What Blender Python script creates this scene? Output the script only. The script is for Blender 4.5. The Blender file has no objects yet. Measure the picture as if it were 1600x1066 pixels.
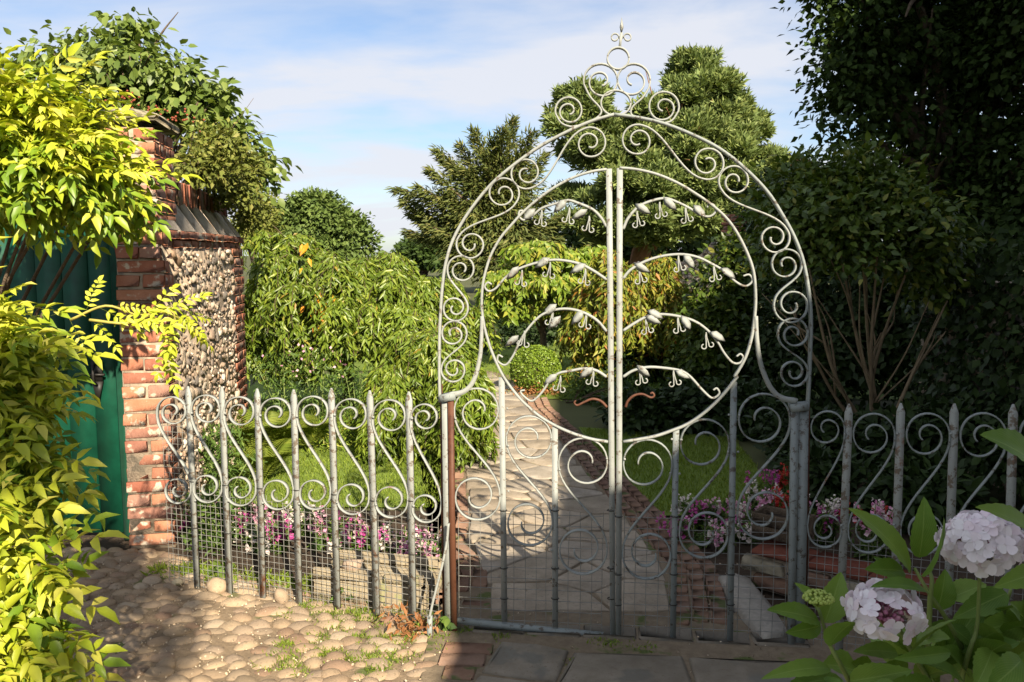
import bpy, math, random
import numpy as np
from mathutils import Vector, Matrix
random.seed(7)
RNG = np.random.default_rng(11)
S = bpy.context.scene
COL = S.collection
R = math.radians

# ------------------------------------------------------------------ camera
F_PX, CX, CY, EYE, PITCH = 1291.0, 800.0, 533.0, 1.62, R(6.1)
cam = bpy.data.cameras.new("camera")
cam.sensor_width = 36.0
cam.lens = F_PX / 1600.0 * 36.0
cam.clip_start, cam.clip_end = 0.05, 1500.0
camo = bpy.data.objects.new("camera", cam)
camo.location = (0, 0, EYE)
camo.rotation_euler = (math.pi / 2 - PITCH, 0, 0)
COL.objects.link(camo)
S.camera = camo

# ------------------------------------------------------------------ sky
SUN_EL, SUN_AZ = R(32.0), R(21.0)          # behind the viewer, 21 degrees to the right
w = bpy.data.worlds.new("World"); S.world = w; w.use_nodes = True
nt = w.node_tree; nd = nt.nodes; lk = nt.links
bg = nd["Background"]; bg.inputs[1].default_value = 0.051
sky = nd.new("ShaderNodeTexSky"); sky.sky_type = 'NISHITA'; sky.sun_disc = False
sky.sun_elevation = SUN_EL; sky.sun_rotation = math.pi - SUN_AZ
sky.air_density = 1.0; sky.dust_density = 0.6; sky.ozone_density = 1.6
tc = nd.new("ShaderNodeTexCoord")
sep = nd.new("ShaderNodeSeparateXYZ"); lk.new(tc.outputs["Generated"], sep.inputs[0])
def wmath(op, a, b=None, c=None):
    n = nd.new("ShaderNodeMath"); n.operation = op
    for i, v in enumerate((a, b, c)):
        if v is None: continue
        if isinstance(v, (int, float)): n.inputs[i].default_value = v
        else: lk.new(v, n.inputs[i])
    return n.outputs[0]
zz = wmath('MAXIMUM', sep.outputs[2], 0.0)
den = wmath('ADD', zz, 0.22)
ux = wmath('DIVIDE', sep.outputs[0], den); uy = wmath('DIVIDE', sep.outputs[1], den)
cmb = nd.new("ShaderNodeCombineXYZ"); lk.new(ux, cmb.inputs[0]); lk.new(uy, cmb.inputs[1])
mp = nd.new("ShaderNodeMapping"); lk.new(cmb.outputs[0], mp.inputs[0])
mp.inputs["Location"].default_value = (1.3, 0.1, 0.1)
mp.inputs["Scale"].default_value = (0.62, 1.15, 1.0)
mp.inputs["Rotation"].default_value = (0, 0, R(-14))
nz = nd.new("ShaderNodeTexNoise"); lk.new(mp.outputs[0], nz.inputs[0])
nz.inputs["Scale"].default_value = 1.7; nz.inputs["Detail"].default_value = 7; nz.inputs["Roughness"].default_value = 0.52
nz.inputs["Distortion"].default_value = 0.35
rmp = nd.new("ShaderNodeValToRGB"); lk.new(nz.outputs[0], rmp.inputs[0])
rmp.color_ramp.elements[0].position = 0.37; rmp.color_ramp.elements[0].color = (0.17, 0.17, 0.17, 1)
rmp.color_ramp.elements[1].position = 0.57; rmp.color_ramp.elements[1].color = (0.93, 0.93, 0.93, 1)
mx = nd.new("ShaderNodeMixRGB"); lk.new(rmp.outputs[0], mx.inputs[0]); gain = nd.new("ShaderNodeMixRGB"); gain.blend_type = 'MULTIPLY'; gain.inputs[0].default_value = 1.0; lk.new(sky.outputs[0], gain.inputs[1]); gain.inputs[2].default_value = (0.95, 1.07, 1.22, 1); lk.new(gain.outputs[0], mx.inputs[1])
mx.inputs[2].default_value = (6.6, 6.75, 7.3, 1)
lk.new(mx.outputs[0], bg.inputs[0])

# ------------------------------------------------------------------ sun
sl = bpy.data.lights.new("sun", 'SUN'); sl.energy = 5.0; sl.angle = R(0.53); sl.color = (1.0, 0.86, 0.66)
slo = bpy.data.objects.new("sun", sl); COL.objects.link(slo)
slo.location = (4, -8, 9)
TOSUN = Vector((math.sin(SUN_AZ) * math.cos(SUN_EL), -math.cos(SUN_AZ) * math.cos(SUN_EL), math.sin(SUN_EL)))
slo.rotation_euler = TOSUN.to_track_quat('Z', 'Y').to_euler()

S.render.engine = 'CYCLES'
S.view_settings.view_transform = 'Standard'
S.view_settings.look = 'None'
S.view_settings.exposure = 1.30
S.view_settings.gamma = 1.0
S.view_settings.use_curve_mapping = False
S.cycles.max_bounces = 6; S.cycles.diffuse_bounces = 3; S.cycles.glossy_bounces = 2
S.cycles.transmission_bounces = 3; S.cycles.transparent_max_bounces = 4
S.cycles.caustics_reflective = False; S.cycles.caustics_refractive = False

# ------------------------------------------------------------------ projection helpers
FW = np.array((0, math.cos(PITCH), -math.sin(PITCH))); UPV = np.array((0, math.sin(PITCH), math.cos(PITCH)))
EYEV = np.array((0, 0, EYE))
def ray(px, py):
    return np.array((1., 0, 0)) * ((px - CX) / F_PX) + UPV * ((CY - py) / F_PX) + FW
def W(px, py, Y):                     # the point of that view line at distance Y north of the viewer
    r = ray(px, py); return EYEV + r * (Y / r[1])
def G(px, py, z=0.0):                 # ... on the ground
    r = ray(px, py); return EYEV + r * ((z - EYE) / r[2])
class Plane:                          # upright plane through two ground points
    def __init__(s, a, b):
        a = np.array(a, float); b = np.array(b, float)
        s.o = a; s.t = (b - a) / np.linalg.norm(b - a); s.n = np.array((s.t[1], -s.t[0], 0.0))
        if s.n[1] > 0: s.n = -s.n      # towards the viewer
    def __call__(s, px, py, off=0.0):
        r = ray(px, py); k = ((s.o + s.n * off - EYEV) @ s.n) / (r @ s.n); return EYEV + r * k

# ------------------------------------------------------------------ materials
def new_mat(name):
    m = bpy.data.materials.new(name); m.use_nodes = True
    return m, m.node_tree.nodes, m.node_tree.links, m.node_tree.nodes["Principled BSDF"]
def noise_(n, l, scale, detail=4, rough=0.55, coord="Object", vec=None):
    t = n.new("ShaderNodeTexNoise"); t.inputs["Scale"].default_value = scale
    t.inputs["Detail"].default_value = detail; t.inputs["Roughness"].default_value = rough
    if vec is None:
        c = n.new("ShaderNodeTexCoord"); vec = c.outputs[coord]
    l.new(vec, t.inputs[0]); return t.outputs[0]
def ramp_(n, l, fac, stops):
    r = n.new("ShaderNodeValToRGB"); l.new(fac, r.inputs[0])
    e = r.color_ramp.elements
    while len(e) > 1: e.remove(e[0])
    e[0].position, e[0].color = stops[0][0], (*stops[0][1], 1)
    for p, c in stops[1:]:
        k = e.new(p); k.color = (*c, 1)
    return r.outputs[0]
def mix_(n, l, fac, a, b, mode='MIX'):
    m = n.new("ShaderNodeMixRGB"); m.blend_type = mode
    for i, v in enumerate((fac, a, b)):
        if hasattr(v, "links"): l.new(v, m.inputs[i])
        elif isinstance(v, (int, float)): m.inputs[i].default_value = v
        else: m.inputs[i].default_value = (*v, 1)
    return m.outputs[0]
def rnd_(n, l):
    """one random number per loose piece, and per object"""
    g = n.new("ShaderNodeNewGeometry"); o = n.new("ShaderNodeObjectInfo")
    a = n.new("ShaderNodeMath"); a.operation = 'ADD'
    l.new(g.outputs["Random Per Island"], a.inputs[0]); l.new(o.outputs["Random"], a.inputs[1])
    f = n.new("ShaderNodeMath"); f.operation = 'FRACT'; l.new(a.outputs[0], f.inputs[0])
    return f.outputs[0]
def bump_(n, l, b, h, strength, dist=0.01):
    k = n.new("ShaderNodeBump"); k.inputs["Strength"].default_value = strength; k.inputs["Distance"].default_value = dist
    l.new(h, k.inputs["Height"]); l.new(k.outputs[0], b.inputs["Normal"])

def leaf_mat(name, stops, transl=0.3, rough=0.5, spec=0.35, tcol=None, wear=0.25):
    m, n, l, b = new_mat(name)
    c = ramp_(n, l, rnd_(n, l), stops)
    nz_ = noise_(n, l, 0.9, 3, 0.5)
    c = mix_(n, l, wear, c, ramp_(n, l, nz_, [(0.35, tuple(x * 0.6 for x in stops[0][1])), (0.68, tuple(min(1, x * 1.2) for x in stops[1 if len(stops) > 2 else -1][1]))]))
    l.new(c, b.inputs["Base Color"]); b.inputs["Roughness"].default_value = rough
    b.inputs["Specular IOR Level"].default_value = spec
    t = n.new("ShaderNodeBsdfTranslucent"); l.new(mix_(n, l, 1.0, c, tcol or (1.25, 1.2, 0.6), 'MULTIPLY'), t.inputs[0])
    ms = n.new("ShaderNodeMixShader"); ms.inputs[0].default_value = transl
    l.new(b.outputs[0], ms.inputs[1]); l.new(t.outputs[0], ms.inputs[2])
    l.new(ms.outputs[0], n["Material Output"].inputs[0])
    return m
def stone_mat(name, stops, scale=14, rough=0.9, bump=0.5, per=0.6, spots=None, bdist=0.006, stain=0.0):
    m, n, l, b = new_mat(name)
    a = ramp_(n, l, rnd_(n, l), stops)
    d = ramp_(n, l, noise_(n, l, scale, 6, 0.62), [(0.3, tuple(x * 0.62 for x in stops[0][1])), (0.7, tuple(min(1, x * 1.2) for x in stops[-1][1]))])
    c = mix_(n, l, 1 - per, a, d)
    if spots:
        sp = ramp_(n, l, noise_(n, l, spots[1], 3, 0.6), [(spots[2], (0, 0, 0)), (spots[2] + 0.07, (1, 1, 1))])
        c = mix_(n, l, sp, c, spots[0])
    if stain:
        ge = n.new("ShaderNodeNewGeometry")
        c = mix_(n, l, ramp_(n, l, noise_(n, l, 3.2, 7, 0.68, vec=ge.outputs["Position"]), [(0.36, (stain,) * 3), (0.62, (0, 0, 0))]), c, (0.10, 0.08, 0.055))
        c = mix_(n, l, ramp_(n, l, noise_(n, l, 70, 3, 0.6, vec=ge.outputs["Position"]), [(0.60, (0, 0, 0)), (0.66, (stain,) * 3)]), c, (0.13, 0.10, 0.07))
    l.new(c, b.inputs["Base Color"]); b.inputs["Roughness"].default_value = rough
    b.inputs["Specular IOR Level"].default_value = 0.25
    bump_(n, l, b, noise_(n, l, scale * 3.5, 5, 0.65), bump, bdist)
    return m
def metal_mat(name, base, chip, rust, chip_at=0.60, rust_at=0.68):
    m, n, l, b = new_mat(name)
    ge = n.new("ShaderNodeNewGeometry"); pos = ge.outputs["Position"]
    c = mix_(n, l, ramp_(n, l, noise_(n, l, 9, 5, 0.6, vec=pos), [(0.35, (0, 0, 0)), (0.7, (1, 1, 1))]), base, tuple(x * 0.8 for x in base))
    ch = ramp_(n, l, noise_(n, l, 30, 8, 0.72, vec=pos), [(chip_at, (0, 0, 0)), (chip_at + 0.04, (1, 1, 1))])
    c = mix_(n, l, ch, c, chip)
    ru = ramp_(n, l, noise_(n, l, 4.2, 7, 0.72, vec=pos), [(rust_at, (0, 0, 0)), (rust_at + 0.07, (1, 1, 1))])
    rc = ramp_(n, l, noise_(n, l, 60, 3, 0.6, vec=pos), [(0.3, tuple(x * 0.6 for x in rust)), (0.7, tuple(x * 1.4 for x in rust))])
    c = mix_(n, l, ru, c, rc)
    l.new(c, b.inputs["Base Color"]); b.inputs["Roughness"].default_value = 0.62
    b.inputs["Specular IOR Level"].default_value = 0.35
    bump_(n, l, b, noise_(n, l, 160, 3, 0.6, vec=pos), 0.35, 0.002)
    return m
def plain_mat(name, col, rough=0.7, var=0.25, scale=20):
    m, n, l, b = new_mat(name)
    l.new(ramp_(n, l, noise_(n, l, scale, 4, 0.6), [(0.3, tuple(x * (1 - var) for x in col)), (0.7, tuple(min(1, x * (1 + var)) for x in col))]), b.inputs["Base Color"])
    b.inputs["Roughness"].default_value = rough; b.inputs["Specular IOR Level"].default_value = 0.3
    return m

M = {}
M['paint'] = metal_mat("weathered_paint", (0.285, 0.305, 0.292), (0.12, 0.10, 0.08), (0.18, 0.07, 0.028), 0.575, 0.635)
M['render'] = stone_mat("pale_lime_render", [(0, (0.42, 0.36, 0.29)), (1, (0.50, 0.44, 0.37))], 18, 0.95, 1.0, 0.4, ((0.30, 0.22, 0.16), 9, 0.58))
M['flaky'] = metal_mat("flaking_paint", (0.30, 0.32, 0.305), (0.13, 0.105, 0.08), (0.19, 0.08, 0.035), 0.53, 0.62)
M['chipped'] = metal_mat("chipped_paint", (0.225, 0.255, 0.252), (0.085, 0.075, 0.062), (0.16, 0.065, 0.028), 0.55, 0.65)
M['rust'] = metal_mat("rusty_metal", (0.105, 0.042, 0.022), (0.20, 0.18, 0.155), (0.07, 0.024, 0.012), 0.66, 0.5)
M['wire'] = plain_mat("galvanised_wire", (0.20, 0.20, 0.185), 0.5, 0.3, 30)
M['tie'] = plain_mat("dark_wire_tie", (0.03, 0.028, 0.025), 0.6)
M['brick'] = stone_mat("old_red_brick", [(0, (0.24, 0.075, 0.045)), (0.3, (0.34, 0.12, 0.065)), (0.55, (0.42, 0.185, 0.10)), (0.75, (0.20, 0.075, 0.05)), (1, (0.34, 0.20, 0.15))], 18, 0.92, 0.8, 0.72, ((0.47, 0.40, 0.31), 13, 0.57))
M['brick_dull'] = stone_mat("worn_brown_brick", [(0, (0.17, 0.095, 0.065)), (0.5, (0.26, 0.155, 0.10)), (1, (0.22, 0.15, 0.115))], 18, 0.95, 0.7, 0.6, ((0.10, 0.115, 0.045), 9, 0.58))
M['mortar'] = stone_mat("lime_mortar", [(0, (0.33, 0.26, 0.19)), (1, (0.41, 0.33, 0.25))], 25, 0.95, 0.8, 0.4, ((0.20, 0.17, 0.13), 7, 0.55))
M['flint'] = stone_mat("flint", [(0, (0.50, 0.43, 0.34)), (0.2, (0.36, 0.27, 0.19)), (0.45, (0.26, 0.175, 0.12)), (0.62, (0.10, 0.08, 0.07)), (0.8, (0.045, 0.042, 0.042)), (0.86, (0.34, 0.20, 0.11)), (1, (0.64, 0.58, 0.50))], 16, 0.55, 0.6, 0.80, ((0.60, 0.54, 0.45), 20, 0.66))
M['capstone'] = stone_mat("lichened_stone", [(0, (0.28, 0.25, 0.18)), (1, (0.34, 0.30, 0.22))], 20, 0.95, 1.0, 0.4, ((0.13, 0.12, 0.075), 12, 0.5))
M['cobble'] = stone_mat("cobble", [(0, (0.32, 0.225, 0.145)), (0.25, (0.42, 0.315, 0.205)), (0.5, (0.27, 0.205, 0.15)), (0.7, (0.36, 0.27, 0.175)), (0.84, (0.25, 0.15, 0.10)), (1, (0.46, 0.38, 0.28))], 22, 0.8, 0.5, 0.85, ((0.45, 0.38, 0.28), 30, 0.62), stain=0.45)
M['bedding'] = stone_mat("sandy_bedding", [(0, (0.245, 0.18, 0.115)), (1, (0.30, 0.225, 0.15))], 30, 0.95, 0.9, 0.35, ((0.10, 0.12, 0.04), 3.2, 0.58), stain=0.6)
M['grit'] = stone_mat("grit", [(0, (0.45, 0.36, 0.25)), (0.6, (0.55, 0.47, 0.36)), (1, (0.30, 0.22, 0.15))], 40, 0.9, 0.2, 0.8)
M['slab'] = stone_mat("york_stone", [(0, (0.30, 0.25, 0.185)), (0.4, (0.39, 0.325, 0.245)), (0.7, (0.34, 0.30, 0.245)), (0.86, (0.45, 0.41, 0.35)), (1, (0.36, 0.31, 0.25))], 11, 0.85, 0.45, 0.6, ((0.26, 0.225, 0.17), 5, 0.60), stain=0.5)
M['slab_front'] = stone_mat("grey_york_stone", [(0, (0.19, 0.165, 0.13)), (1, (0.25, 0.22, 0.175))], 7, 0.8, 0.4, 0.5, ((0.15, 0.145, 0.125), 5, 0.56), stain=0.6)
M['soil'] = stone_mat("soil", [(0, (0.06, 0.042, 0.028)), (1, (0.085, 0.06, 0.04))], 30, 0.95, 1.0, 0.4, None, 0.02)
M['joint'] = stone_mat("mossy_joint", [(0, (0.17, 0.13, 0.088)), (1, (0.20, 0.16, 0.11))], 24, 0.95, 0.9, 0.4, ((0.08, 0.10, 0.03), 6, 0.58))
M['turf'] = stone_mat("turf", [(0, (0.12, 0.17, 0.03)), (1, (0.14, 0.20, 0.035))], 6, 0.95, 0.7, 0.4)
M['rough_ground'] = stone_mat("rough_ground", [(0, (0.07, 0.075, 0.03)), (1, (0.09, 0.10, 0.04))], 0.8, 0.95, 0.6, 0.4)
M['pale_kerb'] = stone_mat("pale_kerb_stone", [(0, (0.27, 0.25, 0.215)), (1, (0.31, 0.285, 0.245))], 26, 0.9, 0.8, 0.4, ((0.25, 0.23, 0.2), 14, 0.56))
M['trough'] = stone_mat("sandstone", [(0, (0.23, 0.19, 0.13)), (1, (0.27, 0.23, 0.16))], 20, 0.95, 0.9, 0.4, ((0.20, 0.20, 0.10), 9, 0.57))
M['rust_tile'] = stone_mat("red_coping", [(0, (0.15, 0.045, 0.03)), (1, (0.19, 0.065, 0.04))], 18, 0.9, 0.6, 0.5)
M['pale'] = None
M['door'] = plain_mat("green_door_paint", (0.004, 0.058, 0.033), 0.5, 0.3, 9)
M['iron'] = plain_mat("black_iron_and_gap", (0.014, 0.013, 0.012), 0.5)
M['bark'] = stone_mat("bark", [(0, (0.10, 0.075, 0.05)), (1, (0.15, 0.11, 0.075))], 14, 0.95, 1.0, 0.4, None, 0.02)
M['pale_bark'] = stone_mat("pale_bark", [(0, (0.17, 0.125, 0.075)), (1, (0.24, 0.185, 0.115))], 14, 0.9, 0.6, 0.5)
M['pine_bark'] = stone_mat("pine_bark", [(0, (0.17, 0.085, 0.045)), (1, (0.23, 0.12, 0.06))], 9, 0.95, 1.0, 0.4, None, 0.03)
M['stem'] = plain_mat("green_stem", (0.16, 0.21, 0.06), 0.6)
M['rachis'] = plain_mat("yellow_stem", (0.34, 0.30, 0.07), 0.6)
# leaves
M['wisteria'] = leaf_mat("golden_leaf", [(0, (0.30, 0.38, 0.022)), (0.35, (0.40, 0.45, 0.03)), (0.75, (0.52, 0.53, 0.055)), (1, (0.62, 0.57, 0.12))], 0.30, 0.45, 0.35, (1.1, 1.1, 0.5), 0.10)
M['wisteria_shade_green'] = leaf_mat("shade_green_gold_leaf", [(0, (0.12, 0.22, 0.018)), (0.5, (0.22, 0.33, 0.025)), (1, (0.40, 0.44, 0.04))], 0.32, 0.42, 0.4, (1.1, 1.1, 0.5), 0.10)  # darker copy of the golden leaf, shade put into its colour
M['catalpa'] = leaf_mat("broad_leaf", [(0, (0.08, 0.13, 0.024)), (0.5, (0.14, 0.20, 0.04)), (1, (0.23, 0.29, 0.075))], 0.28, 0.45, 0.4)
M['cherry'] = leaf_mat("weeping_leaf", [(0, (0.080, 0.135, 0.014)), (0.5, (0.145, 0.215, 0.022)), (0.9, (0.23, 0.29, 0.034)), (0.985, (0.30, 0.35, 0.04)), (1, (0.36, 0.20, 0.04))], 0.28, 0.42, 0.5)
M['cherry_gold'] = leaf_mat("yellowing_leaf", [(0, (0.11, 0.19, 0.02)), (0.45, (0.19, 0.28, 0.03)), (0.8, (0.30, 0.35, 0.045)), (1, (0.42, 0.37, 0.06))], 0.3, 0.45, 0.4)
M['autumn'] = leaf_mat("autumn_leaf", [(0, (0.11, 0.17, 0.02)), (0.5, (0.22, 0.26, 0.03)), (0.84, (0.33, 0.30, 0.045)), (0.94, (0.40, 0.20, 0.04)), (1, (0.42, 0.12, 0.03))], 0.3, 0.5, 0.35, (1.2, 1.0, 0.6))
M['amber'] = leaf_mat("amber_leaf", [(0, (0.60, 0.36, 0.02)), (1, (0.68, 0.26, 0.02))], 0.3, 0.5, 0.3, (1.1, 1.0, 0.6), 0.1)
M['yew'] = leaf_mat("yew_needle", [(0, (0.06, 0.085, 0.022)), (0.6, (0.11, 0.135, 0.034)), (1, (0.20, 0.19, 0.055))], 0.15, 0.6, 0.25)
M['pine'] = leaf_mat("pine_needle", [(0, (0.085, 0.125, 0.038)), (0.6, (0.155, 0.21, 0.062)), (1, (0.26, 0.30, 0.09))], 0.16, 0.55, 0.3)
M['oak'] = leaf_mat("far_leaf", [(0, (0.06, 0.10, 0.022)), (0.6, (0.10, 0.15, 0.032)), (1, (0.15, 0.20, 0.05))], 0.15, 0.6, 0.25)
M['olive'] = leaf_mat("olive_leaf", [(0, (0.09, 0.11, 0.02)), (0.6, (0.16, 0.19, 0.035)), (1, (0.26, 0.24, 0.07))], 0.2, 0.6, 0.25)
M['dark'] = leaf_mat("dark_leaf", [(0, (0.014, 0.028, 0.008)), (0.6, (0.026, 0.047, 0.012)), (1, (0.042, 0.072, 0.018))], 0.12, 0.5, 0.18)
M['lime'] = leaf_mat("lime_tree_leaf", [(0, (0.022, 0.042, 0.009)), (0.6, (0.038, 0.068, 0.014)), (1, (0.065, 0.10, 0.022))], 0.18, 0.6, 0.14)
M['laurel'] = leaf_mat("laurel_leaf", [(0, (0.038, 0.07, 0.011)), (0.5, (0.07, 0.115, 0.016)), (0.9, (0.13, 0.18, 0.025)), (1, (0.26, 0.25, 0.05))], 0.2, 0.40, 0.3)
M['copper'] = leaf_mat("copper_leaf", [(0, (0.06, 0.022, 0.02)), (1, (0.12, 0.05, 0.035))], 0.15, 0.5, 0.3)
M['box'] = leaf_mat("box_leaf", [(0, (0.09, 0.15, 0.014)), (0.5, (0.16, 0.25, 0.022)), (1, (0.24, 0.33, 0.035))], 0.2, 0.4, 0.45)
M['fern'] = leaf_mat("fern_frond", [(0, (0.14, 0.21, 0.025)), (1, (0.28, 0.33, 0.05))], 0.35, 0.55, 0.3)
M['herb'] = leaf_mat("bedding_leaf", [(0, (0.05, 0.10, 0.018)), (0.6, (0.09, 0.16, 0.03)), (1, (0.17, 0.24, 0.05))], 0.25, 0.5, 0.35)
M['grass'] = leaf_mat("grass_blade", [(0, (0.12, 0.19, 0.02)), (0.6, (0.19, 0.27, 0.03)), (1, (0.29, 0.34, 0.05))], 0.3, 0.5, 0.3)
M['dead'] = leaf_mat("dead_leaf", [(0, (0.20, 0.08, 0.03)), (1, (0.34, 0.17, 0.07))], 0.15, 0.7, 0.2, (1, 0.8, 0.5))
M['berry'] = plain_mat("red_fruit", (0.24, 0.06, 0.03), 0.6)
def petal_mat(name, stops): return leaf_mat(name, stops, 0.3, 0.55, 0.25, (1, 1, 1), 0.04)
M['pink'] = petal_mat("pink_petal", [(0, (0.62, 0.22, 0.42)), (0.5, (0.74, 0.40, 0.55)), (1, (0.78, 0.58, 0.62))])
M['magenta'] = petal_mat("magenta_petal", [(0, (0.46, 0.06, 0.28)), (1, (0.60, 0.14, 0.40))])
M['white'] = petal_mat("white_petal", [(0, (0.74, 0.66, 0.62)), (0.6, (0.80, 0.76, 0.66)), (1, (0.80, 0.66, 0.70))])
M['pale'] = petal_mat("blush_petal", [(0, (0.78, 0.62, 0.60)), (1, (0.80, 0.72, 0.68))])
M['red'] = petal_mat("red_petal", [(0, (0.44, 0.03, 0.03)), (1, (0.55, 0.07, 0.04))])
M['hyd_petal'] = petal_mat("hydrangea_petal", [(0, (0.82, 0.74, 0.78)), (0.5, (0.86, 0.82, 0.84)), (1, (0.82, 0.68, 0.75))])
M['hyd_centre'] = petal_mat("hydrangea_centre", [(0, (0.42, 0.14, 0.24)), (1, (0.58, 0.30, 0.36))])
M['hyd_bud'] = leaf_mat("hydrangea_bud", [(0, (0.30, 0.40, 0.07)), (1, (0.42, 0.50, 0.12))], 0.2, 0.5)

def hyd_leaf_mat():
    m, n, l, b = new_mat("hydrangea_leaf")
    uv = n.new("ShaderNodeUVMap"); sp = n.new("ShaderNodeSeparateXYZ"); l.new(uv.outputs[0], sp.inputs[0])
    a = n.new("ShaderNodeMath"); a.operation = 'ABSOLUTE'; l.new(sp.outputs[1], a.inputs[0])
    k = n.new("ShaderNodeMath"); k.operation = 'MULTIPLY_ADD'; l.new(a.outputs[0], k.inputs[0]); k.inputs[1].default_value = -0.75; l.new(sp.outputs[0], k.inputs[2])
    q = n.new("ShaderNodeMath"); q.operation = 'MULTIPLY'; l.new(k.outputs[0], q.inputs[0]); q.inputs[1].default_value = 9.0
    fr = n.new("ShaderNodeMath"); fr.operation = 'PINGPONG'; l.new(q.outputs[0], fr.inputs[0]); fr.inputs[1].default_value = 0.5
    v1 = ramp_(n, l, fr.outputs[0], [(0.0, (1, 1, 1)), (0.09, (0, 0, 0))])
    v2 = ramp_(n, l, a.outputs[0], [(0.02, (1, 1, 1)), (0.06, (0, 0, 0))])
    vein = mix_(n, l, 1.0, v1, v2, 'LIGHTEN')
    base = ramp_(n, l, rnd_(n, l), [(0, (0.075, 0.16, 0.022)), (0.6, (0.11, 0.21, 0.028)), (1, (0.17, 0.27, 0.045))])
    base = mix_(n, l, 0.35, base, ramp_(n, l, noise_(n, l, 16, 4, 0.6), [(0.3, (0.05, 0.10, 0.015)), (0.7, (0.18, 0.27, 0.05))]))
    c = mix_(n, l, mix_(n, l, 0.5, (0, 0, 0), vein), base, (0.26, 0.36, 0.10))
    l.new(c, b.inputs["Base Color"]); b.inputs["Roughness"].default_value = 0.5; b.inputs["Specular IOR Level"].default_value = 0.25
    bump_(n, l, b, vein, -0.5, 0.004)
    t = n.new("ShaderNodeBsdfTranslucent"); l.new(mix_(n, l, 1.0, c, (1.2, 1.2, 0.5), 'MULTIPLY'), t.inputs[0])
    ms = n.new("ShaderNodeMixShader"); ms.inputs[0].default_value = 0.22
    l.new(b.outputs[0], ms.inputs[1]); l.new(t.outputs[0], ms.inputs[2]); l.new(ms.outputs[0], n["Material Output"].inputs[0])
    return m
M['hyd_leaf'] = hyd_leaf_mat()

# ------------------------------------------------------------------ mesh helpers
class MB:
    """collects vertices and faces of ONE mesh"""
    def __init__(s): s.V = []; s.F3 = []; s.F4 = []; s.n = 0
    def add(s, V, F):
        V = np.asarray(V, float).reshape(-1, 3)
        t = [f for f in F if len(f) == 3]; q = [f for f in F if len(f) == 4]; big = [f for f in F if len(f) > 4]
        for f in big:
            for i in range(1, len(f) - 1): t.append((f[0], f[i], f[i + 1]))
        s.V.append(V)
        if t: s.F3.append(np.array(t, np.int64) + s.n)
        if q: s.F4.append(np.array(q, np.int64) + s.n)
        s.n += len(V); return s
    def arrays(s, V, F):               # numpy bulk: V (k,3), F (m,3|4)
        s.V.append(V.reshape(-1, 3)); (s.F3 if F.shape[1] == 3 else s.F4).append(F + s.n); s.n += len(V.reshape(-1, 3)); return s
    def mesh(s, name, mat, origin=(0, 0, 0), smooth=False):
        V = (np.concatenate(s.V) if s.V else np.zeros((0, 3))) - np.asarray(origin, float)
        F3 = np.concatenate(s.F3) if s.F3 else np.zeros((0, 3), np.int64)
        F4 = np.concatenate(s.F4) if s.F4 else np.zeros((0, 4), np.int64)
        me = bpy.data.meshes.new(name)
        me.vertices.add(len(V)); me.vertices.foreach_set("co", V.astype(np.float32).ravel())
        nl = F3.size + F4.size; me.loops.add(nl)
        me.loops.foreach_set("vertex_index", np.concatenate([F3.ravel(), F4.ravel()]).astype(np.int32))
        me.polygons.add(len(F3) + len(F4))
        me.polygons.foreach_set("loop_start", np.concatenate([np.arange(len(F3)) * 3, F3.size + np.arange(len(F4)) * 4]).astype(np.int32))
        if smooth: me.polygons.foreach_set("use_smooth", np.ones(len(F3) + len(F4), bool))
        me.update(calc_edges=True); me.validate(verbose=False)
        if mat is not None: me.materials.append(mat)
        return me
def link(name, data, parent=None, loc=(0, 0, 0), kind=None, label=None, rot=None, scale=None):
    o = bpy.data.objects.new(name, data); COL.objects.link(o); o.location = loc
    if rot is not None: o.rotation_euler = rot
    if scale is not None: o.scale = scale
    if parent is not None: o.parent = parent
    if kind: o["kind"] = kind
    if label: o["label"] = label
    return o
def tag(o, label, cat, group=None):
    o["label"] = label; o["category"] = cat
    if group: o["group"] = group
    return o
def thing(name, loc, label, cat, group=None):
    return tag(link(name, None, loc=tuple(loc)), label, cat, group)
def org(root):
    o = np.zeros(3)
    while root is not None: o += np.array(root.location); root = root.parent
    return o
def part(root, name, mb, mat, kind=None, label=None, smooth=False):   # world coordinates -> child
    return link(name, mb.mesh(name, mat, org(root), smooth), root, kind=kind, label=label)
def single(name, mb, mat, label, cat, group=None, origin=None, smooth=False):
    V = np.concatenate(mb.V); o = np.array(((V[:, 0].min() + V[:, 0].max()) / 2, (V[:, 1].min() + V[:, 1].max()) / 2, V[:, 2].min())) if origin is None else np.array(origin)
    return tag(link(name, mb.mesh(name, mat, o, smooth), loc=tuple(o)), label, cat, group)
def struct(name, mb, mat, smooth=False): return link(name, mb.mesh(name, mat, (0, 0, 0), smooth), kind="structure")
def unit(v): v = np.asarray(v, float); return v / (np.linalg.norm(v) + 1e-12)

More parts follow.
